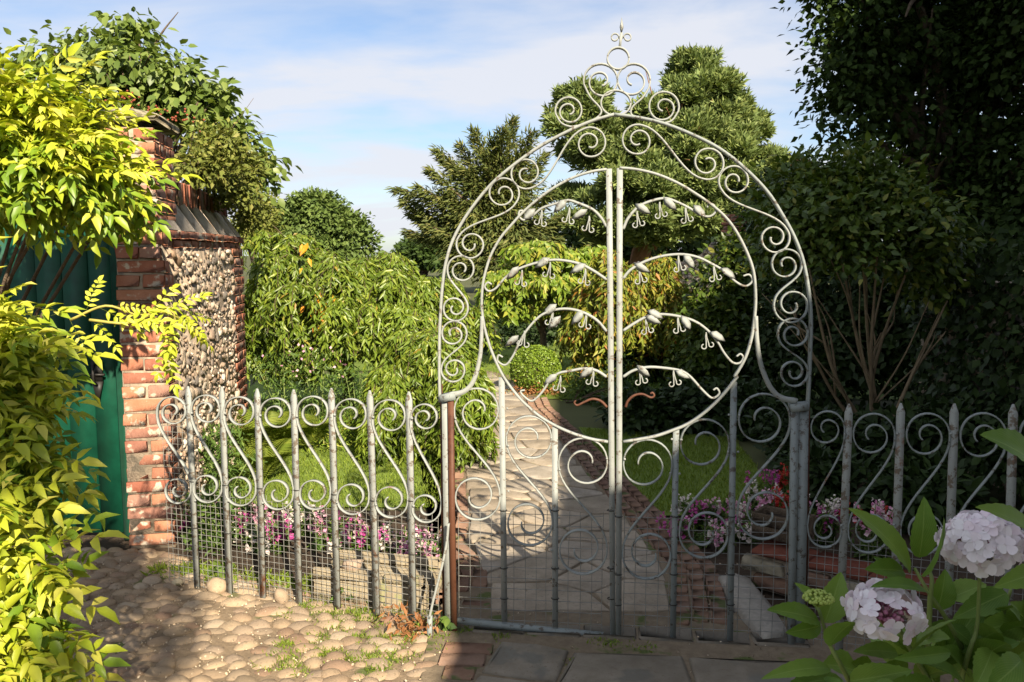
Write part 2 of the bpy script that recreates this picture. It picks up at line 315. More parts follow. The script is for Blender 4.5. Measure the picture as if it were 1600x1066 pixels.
BOXF = [(0, 3, 2, 1), (4, 5, 6, 7), (0, 1, 5, 4), (1, 2, 6, 5), (2, 3, 7, 6), (3, 0, 4, 7)]
def box(mb, c, ax, ay, az, jit=0.0):
    c, ax, ay, az = (np.asarray(q, float) for q in (c, ax, ay, az))
    V = [c + sx * ax + sy * ay + sz * az for sz in (-1, 1) for sx, sy in ((-1, -1), (1, -1), (1, 1), (-1, 1))]
    V = np.array(V)
    if jit: V = V + RNG.uniform(-jit, jit, V.shape)
    return mb.add(V, BOXF)
def cbox(mb, c, ax, ay, az, bev=0.006, jit=0.0):
    """box with chamfered edges (24 vertices)"""
    c, A = np.asarray(c, float), [np.asarray(q, float) for q in (ax, ay, az)]
    L = [np.linalg.norm(a) for a in A]; U = [a / l for a, l in zip(A, L)]
    V = []; idx = {}
    for sx in (-1, 1):
        for sy in (-1, 1):
            for sz in (-1, 1):
                s = (sx, sy, sz); j = RNG.uniform(-jit, jit, 3) if jit else 0
                for k in range(3):
                    p = c + j
                    for q in range(3): p = p + U[q] * s[q] * (L[q] - (0 if q == k else bev))
                    idx[(s, k)] = len(V); V.append(p)
    F = []
    def face(k, sg):
        o = [q for q in range(3) if q != k]; r = []
        for a, b in ((-1, -1), (1, -1), (1, 1), (-1, 1)):
            s = [0, 0, 0]; s[k] = sg; s[o[0]] = a; s[o[1]] = b; r.append(idx[(tuple(s), k)])
        return r
    for k in range(3):
        for sg in (-1, 1): F.append(tuple(face(k, sg)))
    for k in range(3):                         # edges along axis k
        o = [q for q in range(3) if q != k]
        for a in (-1, 1):
            for b in (-1, 1):
                s0 = [0, 0, 0]; s1 = [0, 0, 0]; s0[k] = -1; s1[k] = 1
                for s in (s0, s1): s[o[0]] = a; s[o[1]] = b
                F.append((idx[(tuple(s0), o[0])], idx[(tuple(s1), o[0])], idx[(tuple(s1), o[1])], idx[(tuple(s0), o[1])]))
    for sx in (-1, 1):
        for sy in (-1, 1):
            for sz in (-1, 1): F.append(tuple(idx[((sx, sy, sz), k)] for k in range(3)))
    return mb.add(V, F)
def frames(P):
    P = np.asarray(P, float); T = np.gradient(P, axis=0); T /= np.linalg.norm(T, axis=1)[:, None] + 1e-12; return P, T
def tube(mb, P, r, n=6, cap=True):
    P, T = frames(P); r = np.broadcast_to(np.asarray(r, float), (len(P),))
    ref = np.array((0.31, 0.52, 0.79)); a = np.cross(T, ref); a /= np.linalg.norm(a, axis=1)[:, None] + 1e-9; b = np.cross(T, a)
    ang = np.arange(n) * 2 * math.pi / n
    V = P[:, None] + r[:, None, None] * (np.cos(ang)[None, :, None] * a[:, None] + np.sin(ang)[None, :, None] * b[:, None])
    F = [(i * n + j, i * n + (j + 1) % n, (i + 1) * n + (j + 1) % n, (i + 1) * n + j) for i in range(len(P) - 1) for j in range(n)]
    if cap: F += [tuple(range(n))[::-1], tuple((len(P) - 1) * n + j for j in range(n))]
    return mb.add(V.reshape(-1, 3), F)
def strap(mb, P, N, t, d, d1=None, t1=None):
    """flat bar swept along P lying in the plane with normal N: t thick in the plane, d deep across it"""
    P, T = frames(P); N = unit(N); sd = np.cross(N, T); sd /= np.linalg.norm(sd, axis=1)[:, None] + 1e-9
    k = len(P); dd = np.linspace(d, d if d1 is None else d1, k)[:, None]; tt = np.linspace(t, t if t1 is None else t1, k)[:, None]
    V = np.stack([P + sd * tt / 2 + N * dd / 2, P - sd * tt / 2 + N * dd / 2, P - sd * tt / 2 - N * dd / 2, P + sd * tt / 2 - N * dd / 2], 1)
    F = [(i * 4 + j, i * 4 + (j + 1) % 4, (i + 1) * 4 + (j + 1) % 4, (i + 1) * 4 + j) for i in range(k - 1) for j in range(4)]
    F += [(3, 2, 1, 0), tuple((k - 1) * 4 + j for j in range(4))]
    return mb.add(V.reshape(-1, 3), F)
def crom(P, n=8):
    P = np.asarray(P, float); Q = np.concatenate([[2 * P[0] - P[1]], P, [2 * P[-1] - P[-2]]]); out = []
    for i in range(1, len(Q) - 2):
        for t in np.linspace(0, 1, n, endpoint=False):
            a, b, c, d = Q[i - 1:i + 3]
            out.append(0.5 * (2 * b + (c - a) * t + (2 * a - 5 * b + 4 * c - d) * t * t + (3 * b - a - 3 * c + d) * t ** 3))
    out.append(P[-1]); return np.array(out)
def scroll(cA, rA, sA, cB, rB, sB, turnsA=1.65, turnsB=1.65, inner=0.22):
    """2-D scroll bar: unwinds out of a spiral at A, runs straight, winds into a spiral at B. s=+1: turns left of travel."""
    cA, cB = np.array(cA, float), np.array(cB, float); D = cB - cA; L = np.hypot(*D); phi = math.atan2(D[1], D[0])
    q = max(-0.98, min(0.98, (sB * rB - sA * rA) / L)); psi = phi - math.asin(q)
    n = np.array((-math.sin(psi), math.cos(psi)))
    prof_u = (0, .45, .70, .95, 1.2, 1.5, 1.8); prof_r = (1, .99, .93, .72, .52, .40, .26)
    dl = math.radians(26)
    def wind(c, r, s, turns, direction):
        a0 = math.atan2(*(-s * n)[::-1]); m = int(28 * turns); out = []
        for i in range(m + 1):
            tu = dl / 6.2832 + (turns - dl / 6.2832) * i / m; a = a0 + direction * s * tu * 2 * math.pi
            out.append(c + r * np.interp(tu, prof_u, prof_r) * np.array((math.cos(a), math.sin(a))))
        return out
    a = wind(cA, rA, sA, turnsA, -1)[::-1]; b = wind(cB, rB, sB, turnsB, 1)
    p0, p1 = np.array(a[-1]), np.array(b[0]); t0 = np.array(a[-1]) - np.array(a[-2]); t1 = np.array(b[1]) - np.array(b[0])
    Ld = np.hypot(*(p1 - p0)) * .9; t0 = t0 / np.hypot(*t0) * Ld; t1 = t1 / np.hypot(*t1) * Ld; mid = []
    for u in np.linspace(0, 1, 14)[1:-1]: mid.append((2*u**3 - 3*u*u + 1) * p0 + (u**3 - 2*u*u + u) * t0 + (3*u*u - 2*u**3) * p1 + (u**3 - u*u) * t1)
    return np.array(a + mid + b)
def spiral(c, r, a0, turns, s, inner=0.22):
    m = int(28 * turns); return np.array([np.array(c) + r * np.interp(u * turns, (0, .45, .70, .95, 1.2, 1.5, 1.8), (1, .99, .93, .72, .52, .40, inner + .04)) * np.array((math.cos(a0 + s * turns * 6.2832 * u), math.sin(a0 + s * turns * 6.2832 * u))) for u in np.linspace(0, 1, m)])

# leaf templates: (along, across, up), faces
KITE = (np.array([(0, 0, 0), (.42, .27, .06), (1, 0, -.08), (.42, -.27, .06)]), np.array([(0, 2, 1), (0, 3, 2)]))
SLIM = (np.array([(0, 0, 0), (.42, .15, .04), (1, 0, -.10), (.42, -.15, .04)]), np.array([(0, 2, 1), (0, 3, 2)]))
OVATE = (np.array([(0, 0, 0), (.28, .24, .05), (.62, .21, .03), (1, 0, -.12), (.62, -.21, .03), (.28, -.24, .05), (.3, 0, 0), (.65, 0, -.03)]),
         np.array([(0, 6, 1), (6, 7, 2), (6, 2, 1), (7, 3, 2), (0, 5, 6), (5, 4, 6), (6, 4, 7), (7, 4, 3)]))
TUFT = (np.array([(0, -.10, 0), (.4, .16, .02), (1, 0, 0), (0, .08, 0), (.40, .10, .28), (.62, .55, .30), (0, -.08, 0), (.40, -.10, .24), (.62, -.55, .28), (0, .1, 0), (.5, -.12, -.20), (.75, .05, -.45)]),
        np.array([(0, 1, 2), (3, 4, 5), (6, 8, 7), (9, 10, 11)]))
def foliage(mb, pos, d, nrm, size, tmpl=KITE, wid=1.0):
    pos = np.asarray(pos, float); N = len(pos)
    d = d / (np.linalg.norm(d, axis=1)[:, None] + 1e-9)
    b = np.cross(nrm, d); b /= np.linalg.norm(b, axis=1)[:, None] + 1e-9; u = np.cross(d, b)
    T, Fc = tmpl; size = np.broadcast_to(size, (N,))[:, None, None]
    V = pos[:, None] + size * (T[None, :, 0:1] * d[:, None] + wid * T[None, :, 1:2] * b[:, None] + T[None, :, 2:3] * u[:, None])
    F = (Fc[None] + (np.arange(N) * len(T))[:, None, None]).reshape(-1, Fc.shape[1])
    return mb.arrays(V.reshape(-1, 3), F)
def rdir(n): v = RNG.normal(size=(n, 3)); return v / np.linalg.norm(v, axis=1)[:, None]
def lobe(px, py, rx, ry, Y, dep=1.0):   # ellipse in the view -> ellipsoid in the place
    c = W(px, py, Y); k = Y / F_PX; return (c, np.array((rx * k, rx * k * dep, ry * k)))
def lobe_clumps(lobes, n, shell=0.35, up=-0.6):
    """clump centres near the surface of lobes, facing outwards"""
    wts = np.array([l[1][0] * l[1][2] for l in lobes]); wts = wts / wts.sum()
    which = RNG.choice(len(lobes), n, p=wts); v = rdir(n); v[v[:, 2] < up, 2] *= -1
    C = np.array([l[0] for l in lobes])[which]; Rr = np.array([l[1] for l in lobes])[which]
    r = 1 - shell * RNG.random(n) ** 1.4
    return C + Rr * v * r[:, None], v
def crown(mb, lobes, nclump, per, sigma, size, tmpl=KITE, shell=0.35, droop=0.3, wid=1.0, spread=0.8, up=-0.6):
    C, v = lobe_clumps(lobes, nclump, shell, up)
    sig = sigma * RNG.uniform(0.6, 1.3, nclump)
    off = np.clip(RNG.normal(size=(nclump, per, 3)), -1.5, 1.5) * sig[:, None, None] * np.array((1, 1, 0.7))
    P = (C[:, None] + off).reshape(-1, 3); n = len(P)
    out = np.repeat(v, per, 0)
    d = unit_rows(out * 0.5 + rdir(n) * spread + off.reshape(-1, 3) / sigma * 0.35 - np.array((0, 0, droop)))
    nr = unit_rows(out * 0.7 + rdir(n) * 0.55 + np.array((0, 0, 0.55)))
    return foliage(mb, P, d, nr, size * RNG.uniform(0.65, 1.25, n), tmpl, wid)
def unit_rows(v): return v / (np.linalg.norm(v, axis=1)[:, None] + 1e-9)
def limbs(mb, base, lobes, r0, n=9, seed=1, fork=0.45, sides=6):
    """tapered trunk from base that forks into limbs reaching into the lobes"""
    rg = np.random.default_rng(seed); base = np.asarray(base, float)
    top = np.mean([l[0] for l in lobes], 0); f = base + (top - base) * fork; f[:2] = base[:2] + (top[:2] - base[:2]) * fork * 0.4
    tube(mb, crom([base, base * .5 + f * .5 + np.append(rg.normal(size=2) * r0 * 0.8, 0), f], 4), np.linspace(r0 * 1.25, r0 * 0.75, 9), sides + 2)
    for i in range(n):
        l = lobes[i % len(lobes)]; v = rg.normal(size=3); v[2] = abs(v[2]); v /= np.linalg.norm(v)
        e = l[0] + l[1] * v * 0.75; m = f * 0.55 + e * 0.45 + np.array((0, 0, 0.12 * np.linalg.norm(e - f)))
        s = f - (f - base) * 0.35 * rg.random()
        P = crom([s, m, e], 5); tube(mb, P, np.linspace(r0 * 0.45, r0 * 0.07, len(P)), sides)
        for k in range(2):
            q = P[4 + 3 * k]; e2 = q + (e - q) * 0.6 + rg.normal(size=3) * np.linalg.norm(e - q) * 0.35
            tube(mb, crom([q, (q + e2) / 2 + np.array((0, 0, .05)), e2], 4), np.linspace(r0 * 0.2, r0 * 0.04, 9), 4)
    return mb

def sheet(name, pts, z, mat):
    m = MB(); P = [(p[0], p[1], z) for p in pts]; m.add(P, [tuple(range(len(P)))]); return struct(name, m, mat)
def lerp_tab(tab, y): return float(np.interp(y, [t[0] for t in tab], [t[1] for t in tab]))
def poly_slab(mb, pts, z0, z1, bev=0.012):
    """bevelled flagstone from a ground outline"""
    P = np.array([p[:2] for p in pts], float); c = P.mean(0); n = len(P)
    d = c - P; ins = P + d / (np.linalg.norm(d, axis=1)[:, None] + 1e-9) * bev * 1.5
    tl = RNG.uniform(-0.004, 0.004, n)
    V = [(*p, z0) for p in P] + [(*p, z1 - bev * .6 + t) for p, t in zip(P, tl)] + [(*p, z1 + t) for p, t in zip(ins, tl)]
    F = []
    for i in range(n):
        j = (i + 1) % n; F += [(i, j, n + j, n + i), (n + i, n + j, 2 * n + j, 2 * n + i)]
    F.append(tuple(2 * n + i for i in range(n)))
    return mb.add(V, F)

# ================================================================== SETTING
m = MB(); a = 420.0
g = [(-a, -a), (a, -a), (a, a), (-a, a)]
ground = sheet("ground", g, -0.012, M['rough_ground'])
PL_L, PL_G0, PL_G1 = G(308, 920), G(700, 987), G(1249, 1012)
PL_LR = G(655, 976)
PG = Plane(PL_G0, PL_G1)                                    # the gate
PF = Plane(PL_L, PL_LR)                                     # fence on the left
tg = PG.t; ang = math.atan2(tg[1], tg[0]) - R(13)
PR = Plane(PL_G1, PL_G1 + np.array((math.cos(ang), math.sin(ang), 0)))   # fence on the right, coming nearer

XL = [(3.2, -0.10), (4.15, -0.12), (4.45, -0.26), (4.9, -0.25), (6.06, -0.36), (7.9, -0.36), (9.7, -0.30), (10.8, -0.75), (12, -1.6)]
XR = [(3.2, 0.62), (3.6, 0.72), (4.1, 0.80), (5.3, 0.63), (6.9, 0.42), (8.5, 0.16), (9.9, 0.10), (10.8, -0.2), (12, -1.0)]
BW = 0.17
sheet("lawn", [(-3.2, 5.15), (-0.45, 5.15), (-0.52, 7.9), (-0.5, 9.6), (-1.2, 11.0), (-3.2, 11)], 0.0, M['turf'])
sheet("lawn", [(0.90, 4.98), (1.75, 4.98), (1.95, 7.2), (0.62, 7.6), (0.66, 6.9)], 0.0, M['turf'])
sheet("lawn", [(-1.0, 11.2), (0.30, 9.1), (4.5, 9.05), (6, 17), (-5, 17), (-4, 11.5)], 0.0, M['turf'])
sheet("flower_bed", [(-2.2, 4.15), (-0.36, 3.72), (-0.42, 5.1), (-3.2, 5.1)], -0.006, M['soil'])
sheet("flower_bed", [(1.0, 3.5), (3.6, 3.0), (4.4, 4.85), (0.95, 4.95)], -0.006, M['soil'])

# ---- flagstone path
path = sheet("path", [(x, y) for y, x in [(y, lerp_tab(XL, y) - BW) for y in np.linspace(3.25, 11.6, 22)]] + [(x, y) for y, x in [(y, lerp_tab(XR, y) + BW) for y in np.linspace(11.6, 3.25, 22)]], 0.009, M['joint'])
def piece(name, parent, mb, mat, smooth=False):
    return part(parent, name, mb, mat, smooth=smooth)
rg = random.Random(5)
def clip(poly, p, n):                  # keep the side of the line through p where n points
    out = []
    for a_, b_ in zip(poly, poly[1:] + poly[:1]):
        da, db = (a_ - p) @ n, (b_ - p) @ n
        if da >= 0: out.append(a_)
        if da * db < 0: out.append(a_ + (b_ - a_) * da / (da - db))
    return out
seeds = []; y = 3.68; r_ = 0
while y < 11.5:
    l, q = lerp_tab(XL, y), lerp_tab(XR, y); n = max(1, round((q - l) / rg.uniform(.30, .46))); h = rg.uniform(.20, .34)
    for k in range(n): seeds.append(np.array((l + (q - l) * (k + .5 + rg.uniform(-.3, .3)) / n, y + rg.uniform(-.05, .05) + (.10 if (k + r_) % 2 else 0))))
    y += h; r_ += 1
for sd in seeds:
    l0, l1, q0, q1 = lerp_tab(XL, sd[1] - .2), lerp_tab(XL, sd[1] + .2), lerp_tab(XR, sd[1] - .2), lerp_tab(XR, sd[1] + .2)
    poly = [np.array(p) for p in ((l0, sd[1] - .4), (q0, sd[1] - .4), (q1, sd[1] + .4), (l1, sd[1] + .4))]
    poly = [np.array((max(min(p[0], 9), -9), max(p[1], 3.56))) for p in poly]
    for o in seeds:
        d = o - sd; L_ = np.hypot(*d)
        if 0 < L_ < 1.2: dd = d * np.array((1.0, 1.5)); poly = clip(poly, (sd + o) / 2, -dd / np.hypot(*dd))
        if len(poly) < 3: break
    if len(poly) < 3: continue
    c = sum(poly) / len(poly); P2 = []
    for a_, b_ in zip(poly, poly[1:] + poly[:1]):
        for f in (0, .5):
            v = a_ + (b_ - a_) * f; w_ = c - v; P2.append(v + w_ / (np.hypot(*w_) + 1e-6) * (rg.uniform(.004, .010) + (.008 if f == 0 else 0)))
    if np.hypot(*(np.max(P2, 0) - np.min(P2, 0))) < .1: continue
    mb = MB(); poly_slab(mb, P2, -0.01, 0.019 + rg.uniform(-.003, .003), .006); piece("paving_slab", path, mb, M['slab'])
def brick_obj(parent, c, ax, ay, az, mat, bev=.006, jit=.003, name="brick"):
    mb = MB(); cbox(mb, c, ax, ay, az, bev, jit); return piece(name, parent, mb, mat)
for tab, off, yy0, yy1, cols in ((XR, 0.012, 3.50, 9.0, 3), (XL, -BW - 0.004, 3.9, 9.0, 2)):
    yy = yy0
    while yy < yy1:
        x0 = lerp_tab(tab, yy); x1 = lerp_tab(tab, yy + .1); dr = unit((x1 - x0, .1, 0)); sd = np.array((dr[1], -dr[0], 0))
        for c_ in range(cols):
            cw = (BW * 1.45 if cols == 3 else BW) / cols
            brick_obj(path, np.array((x0, yy, -0.012)) + sd * (off + cw * (c_ + .5)) + dr * (0.05 if c_ else 0), sd * (cw / 2 - .004), dr * (.052 if tab is XR else .1), (0, 0, .034 + rg.uniform(-.006, .004)), M['brick_dull'])
        yy += .114 if tab is XR else .215
# threshold and the apron before the gate
apron = sheet("pavement", [(G(668, 1000)[0], 3.55), (G(668, 1066)[0] - .02, 2.6), (-0.2, 0.6), (3.0, 0.6), (3.0, 3.1), (1.35, 3.48), (.8, 3.60), (-.3, 3.72)], 0.013, M['joint'])
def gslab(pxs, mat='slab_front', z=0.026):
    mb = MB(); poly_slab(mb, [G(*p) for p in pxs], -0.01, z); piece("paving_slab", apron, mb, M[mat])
gslab([(784, 1010), (838, 1015), (888, 1025), (880, 1046), (868, 1072), (812, 1066), (753, 1057), (768, 1034)])
gslab([(897, 1027), (980, 1029), (1066, 1032), (1078, 1066), (1090, 1110), (980, 1100), (860, 1092), (878, 1062)])
gslab([(750, 1064), (862, 1078), (842, 1130), (712, 1110)])
gslab([(1076, 1036), (1180, 1042), (1290, 1044), (1320, 1120), (1100, 1115)])
for q in ([(-.05, 2.70), (.42, 2.62), (.46, 2.2), (-.05, 2.24)], [(.46, 2.62), (1.0, 2.6), (1.02, 2.1), (.5, 2.15)], [(1.05, 2.7), (1.7, 2.75), (1.7, 2.1), (1.06, 2.1)],
          [(1.0, 3.05), (1.5, 3.1), (1.55, 2.8), (1.1, 2.75)], [(0, 2.15), (.6, 2.1), (.6, 1.5), (0, 1.5)], [(.65, 2.05), (1.3, 2.05), (1.3, 1.4), (.65, 1.4)]):
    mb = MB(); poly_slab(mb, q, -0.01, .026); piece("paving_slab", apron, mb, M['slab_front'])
for r0, (yp, x0, x1) in enumerate(((1018, 690, 772), (1036, 684, 760), (1056, 690, 745))):   # bricks laid beside the flags
    A = G(x0, yp); B = G(x1, yp + 3); d = unit(B - A); L = np.linalg.norm(B - A); n = max(1, round(L / .19)); sd = np.array((-d[1], d[0], 0))
    for k in range(n):
        brick_obj(apron, A + d * L * (k + .5) / n + np.array((0, 0, -.012)), d * (L / n / 2 - .006), sd * .046, (0, 0, .034), M['brick_dull'])
dG = PG.t                                                   # sill stones under the gate
for k in range(6):
    c = PL_G0 + dG * (0.10 + .235 * k + .12) + np.array((0, 0, -.012)) - PG.n * .03
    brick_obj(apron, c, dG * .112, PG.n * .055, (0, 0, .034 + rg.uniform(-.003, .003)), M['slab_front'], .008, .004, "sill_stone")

# mossy bricks and rubble left of the first flags
for k in range(26):
    c = np.array((RNG.uniform(-.36, -.16), 3.66 + .026 * k, -.012)); brick_obj(path, c, np.array((1, RNG.uniform(-.15, .15), 0)) * RNG.uniform(.05, .10), np.array((0, .032, 0)), (0, 0, .026 + RNG.uniform(-.006, .004)), M['brick_dull'], .008, .006) if k % 3 == 0 else None
# ---- cobbled yard
YARD = [(-4.5, .5), (-.36, .5), (-.30, 2.6), (G(668, 1000)[0], 3.5), (-.44, 3.72), (-1.55, 4.06), (-1.9, 4.36), (-4.5, 4.5)]
yard = sheet("cobbled_yard", YARD, 0.003, M['bedding'])
import bmesh
def ico(sub, seed, amp, flat=None):
    bm = bmesh.new(); bmesh.ops.create_icosphere(bm, subdivisions=sub, radius=1.0)
    V = np.array([v.co[:] for v in bm.verts]); F = [tuple(v.index for v in f.verts) for f in bm.faces]; bm.free()
    r_ = np.random.default_rng(seed); k = r_.normal(size=(4, 3)); ph = r_.uniform(0, 6, 4)
    s = 1 + amp * np.sum([np.sin(V @ (k[i] * 1.4) + ph[i]) for i in range(4)], 0) / 2 + r_.normal(size=len(V)) * amp * .25
    V = V * s[:, None]
    return V, np.array(F, np.int64)
def inside(p, poly):
    c = False
    for (x0, y0), (x1, y1) in zip(poly, poly[1:] + poly[:1]):
        if (y0 > p[1]) != (y1 > p[1]) and p[0] < (x1 - x0) * (p[1] - y0) / (y1 - y0) + x0: c = not c
    return c
def proj(p):
    v = np.asarray(p, float) - EYEV; d = v @ FW
    return CX + F_PX * v[0] / d, CY - F_PX * (v @ UPV) / d, d
cob_me = []
for k in range(6):
    V, Fc = ico(2 if k < 6 else 1, 40 + k, .17); mm = MB(); mm.arrays(V, Fc); cob_me.append((mm.mesh("cobble", M['cobble'], smooth=True), V, Fc))
spots = []; yy = 1.0; row = 0
while yy < 4.5:
    xx = -4.4 + (row % 2) * .048
    while xx < -.3:
        p = (xx + rg.uniform(-.024, .024), yy + rg.uniform(-.018, .018))
        if inside(p, YARD): spots.append(p)
        xx += rg.uniform(.074, .112)
    yy += .070; row += 1
def vis(p):
    a_, b_, d_ = proj((p[0], p[1], 0)); return d_ > 0 and 60 < a_ < 720 and 840 < b_ < 1085
near = [p for p in spots if vis(p)]
near.sort(key=lambda p: (0 if proj((*p, 0))[0] > 140 else 1, p[1])); keep = set(near[:300])
rest = MB()
for p in spots:
    sc_ = (rg.uniform(.038, .064), rg.uniform(.030, .043), rg.uniform(.018, .026)); rot = rg.uniform(-.8, .8); zc = rg.uniform(-.009, .002)
    me, V, Fc = rg.choice(cob_me)
    if p in keep: link("cobble", me, yard, (p[0], p[1], zc), rot=(rg.uniform(-.1, .1), rg.uniform(-.1, .1), rot), scale=sc_)
    elif -3.4 < p[0] and p[1] > 1.6:
        c_, s_ = math.cos(rot), math.sin(rot); Q = V * np.array(sc_); Q = np.stack([Q[:, 0] * c_ - Q[:, 1] * s_, Q[:, 0] * s_ + Q[:, 1] * c_, Q[:, 2]], 1) + np.array((*p, zc)); rest.arrays(Q, Fc)
part(yard, "cobbles_beyond", rest, M['cobble'], kind="stuff", smooth=True)
gr = MB(); N = 3800                                        # loose grit between the stones
P = np.stack([RNG.uniform(-2.4, 1.2, N), RNG.uniform(2.6, 4.2, N), np.full(N, .012)], 1)
ok = np.array([inside(p, YARD) or RNG.random() < .25 for p in P]); P = P[ok]
foliage(gr, P, rdir(len(P)), rdir(len(P)), RNG.uniform(.005, .015, len(P)), (np.array([(0, 0, 0), (.5, .4, .1), (1, 0, 0), (.5, -.3, .2), (.5, .1, .5)]), np.array([(0, 1, 4), (1, 2, 4), (2, 3, 4), (3, 0, 4)])), 1.0)
link("gravel", gr.mesh("gravel", M['grit']), kind="stuff")["label"] = "pale loose grit lying between the cobbles"
def blades(mb, P, h, wd=.11, lean=.45):
    n = len(P); d = unit_rows(np.stack([RNG.normal(size=n) * lean, RNG.normal(size=n) * lean, np.ones(n)], 1)); nr = rdir(n); nr[:, 2] *= .2
    foliage(mb, P, d, nr, h * RNG.uniform(.5, 1.3, n), KITE, wd * 2.2)
def scatter(poly, n, z=0.0):
    P = np.array(poly); lo, hi = P.min(0), P.max(0); out = []
    while len(out) < n:
        q = (RNG.uniform(lo[0], hi[0]), RNG.uniform(lo[1], hi[1]))
        if inside(q, poly): out.append((q[0], q[1], z))
    return np.array(out)
gm = MB()
blades(gm, scatter([(-3.0, 5.1), (-0.47, 5.1), (-0.54, 7.5), (-0.52, 9.4), (-3.0, 9)], 30000), .036)
blades(gm, scatter([(0.92, 5.0), (1.75, 5.0), (1.95, 7.1), (0.64, 7.5), (0.68, 6.9)], 11000), .034)
blades(gm, scatter([(-.45, 9.6), (0.30, 9.1), (2.2, 9.05), (2.4, 13), (-1.8, 13), (-1.4, 11.2)], 14000), .04)
link("grass", gm.mesh("grass", M['grass']), kind="stuff")["label"] = "short mown grass of the garden lawns"
wd = MB(); C_ = scatter([(-1.0, 3.05), (-.36, 3.0), (-.36, 3.62), (-1.0, 3.72)], 90)   # moss and weeds creeping over the cobbles
for c in C_: blades(wd, c + np.stack([RNG.normal(size=45) * .03, RNG.normal(size=45) * .025, np.full(45, .004)], 1), .022, .14, .8)
C_ = scatter([(-1.95, 4.02), (-1.6, 3.98), (-.5, 3.62), (-.45, 3.75), (-1.6, 4.15)], 70)
for c in C_: blades(wd, c + np.stack([RNG.normal(size=18) * .03, RNG.normal(size=18) * .02, np.full(18, .002)], 1), .05, .16, .7)
C_ = np.array([G(*q) for q in ((690, 1000), (700, 1015), (940, 1008), (885, 1040), (960, 1012), (1010, 1018), (776, 1000), (730, 990))])
for c in C_: blades(wd, c + np.stack([RNG.normal(size=60) * .03, RNG.normal(size=60) * .02, np.full(60, .004)], 1), .026, .2, .9)
link("weeds", wd.mesh("weeds", M['grass']), kind="stuff")["label"] = "moss and low weeds in the joints of the paving"

# ================================================================== HOUSE BEHIND THE VIEWER (casts the shade)
ru = np.array((math.cos(SUN_AZ), math.sin(SUN_AZ), 0)); hh = np.array((math.sin(SUN_AZ), -math.cos(SUN_AZ), 0)); TE = math.tan(SUN_EL)
def occ(u, v, h): return ru * u + hh * h + np.array((0, 0, v + h * TE))
house = thing("house", occ(4, 0, 9) * np.array((1, 1, 0)), "tall brick house standing in the yard behind the viewer", "house")
H0 = 3.0
prof = [(0.78, None), (0.78, 1.74), (0.93, 1.90), (1.15, 2.48), (1.70, 2.46), (2.30, 3.10), (2.75, 3.85), (4.0, 5.55), (5.0, 5.75), (5.9, 6.2), (6.5, 8.2), (7.2, 9.5), (13.0, 9.5), (13.0, None)]
bot = [np.append((ru * u + hh * H0)[:2], 0) if v is None else occ(u, v, H0) for u, v in prof]
back = [b + hh * 5.0 for b in bot]
mb = MB(); n = len(bot); mb.add(bot + back, [tuple(range(n))[::-1], tuple(n + i for i in range(n)), (0, n, 2 * n - 1, n - 1)] + [(0, 1, n + 1, n), (n - 2, n - 1, 2 * n - 1, 2 * n - 2)])
part(house, "wall", mb, M['brick_dull'])
mb = MB()
for i in range(1, n - 2):
    A, B = bot[i] - hh * .02, bot[i + 1] - hh * .02; nn = np.array((0, 0, .03)); mb.add([A, B, B + hh * 5.1, A + hh * 5.1, A + nn, B + nn, B + hh * 5.1 + nn, A + hh * 5.1 + nn], BOXF)
part(house, "roof", mb, M['slab_front'])
# trees behind the viewer
def clump_thing(root, lobes, n, per, sig, size, mat, tmpl=KITE, name="crown", **k):
    mb = MB(); crown(mb, lobes, n, per, sig, size, tmpl, **k); return part(root, name, mb, mat, kind="stuff")
def tree(name, base, lobes, label, cat, mat, n, per, sig, size, tmpl=KITE, r0=.12, bark='bark', limbn=9, seed=1, fork=.45, group=None, **k):
    t = thing(name, base, label, cat, group)
    mb = MB(); limbs(mb, base, lobes, r0, limbn, seed, fork); part(t, "trunk", mb, M[bark], smooth=True)
    clump_thing(t, lobes, n, per, sig, size, M[mat], tmpl, **k); return t
L_ = [(occ(-.50, 2.66, 3.4), np.array((.30, .3, .15))), (occ(-1.1, 2.64, 3.5), np.array((.4, .3, .18))), (occ(-.17, 2.42, 3.4), np.array((.05, .2, .14))), (occ(-.18, 2.12, 3.4), np.array((.05, .2, .16)))]
tree("shade_shrub", np.append(occ(-1, 0, 3.5)[:2], 0), L_, "leafy shrub in the yard behind the viewer", "shrub", 'laurel', 130, 22, .06, .085, r0=.02)

# ================================================================== GARDEN WALL, DOOR
WA, WB = np.array((-1.86, 4.44, 0)), np.array((-2.23, 6.86, 0)); wt = unit(WB - WA); wn = np.array((wt[1], -wt[0], 0)); WL = np.linalg.norm(WB - WA)
wall = thing("garden_wall", (-2.1, 4.6, 0), "weathered brick and flint garden wall with a stone capped pier beside the green door", "wall")
mb = MB()
box(mb, (WA + WB) / 2 - wn * .126 + np.array((0, 0, .835)), wt * (WL / 2 - .003), wn * .116, (0, 0, .845))
cs = WA - wn * .24; box(mb, cs + wt * (WL / 2 + .1) + np.array((0, 0, 1.83)), wt * (WL / 2 - .12), wn * .085, (0, 0, .15))
box(mb, np.array((-2.055, 4.66, 1.98)), wn * .118, wt * .20, (0, 0, .30))
part(wall, "mortar", mb, M['mortar'])
def wbrick(c, L, D, Hh, t=wt, n=wn, mat='brick', jit=.004): brick_obj(wall, c, np.asarray(t) * (L / 2), np.asarray(n) * (D / 2), (0, 0, Hh / 2), M[mat], .004, jit)
zc = 0.045; k = 0
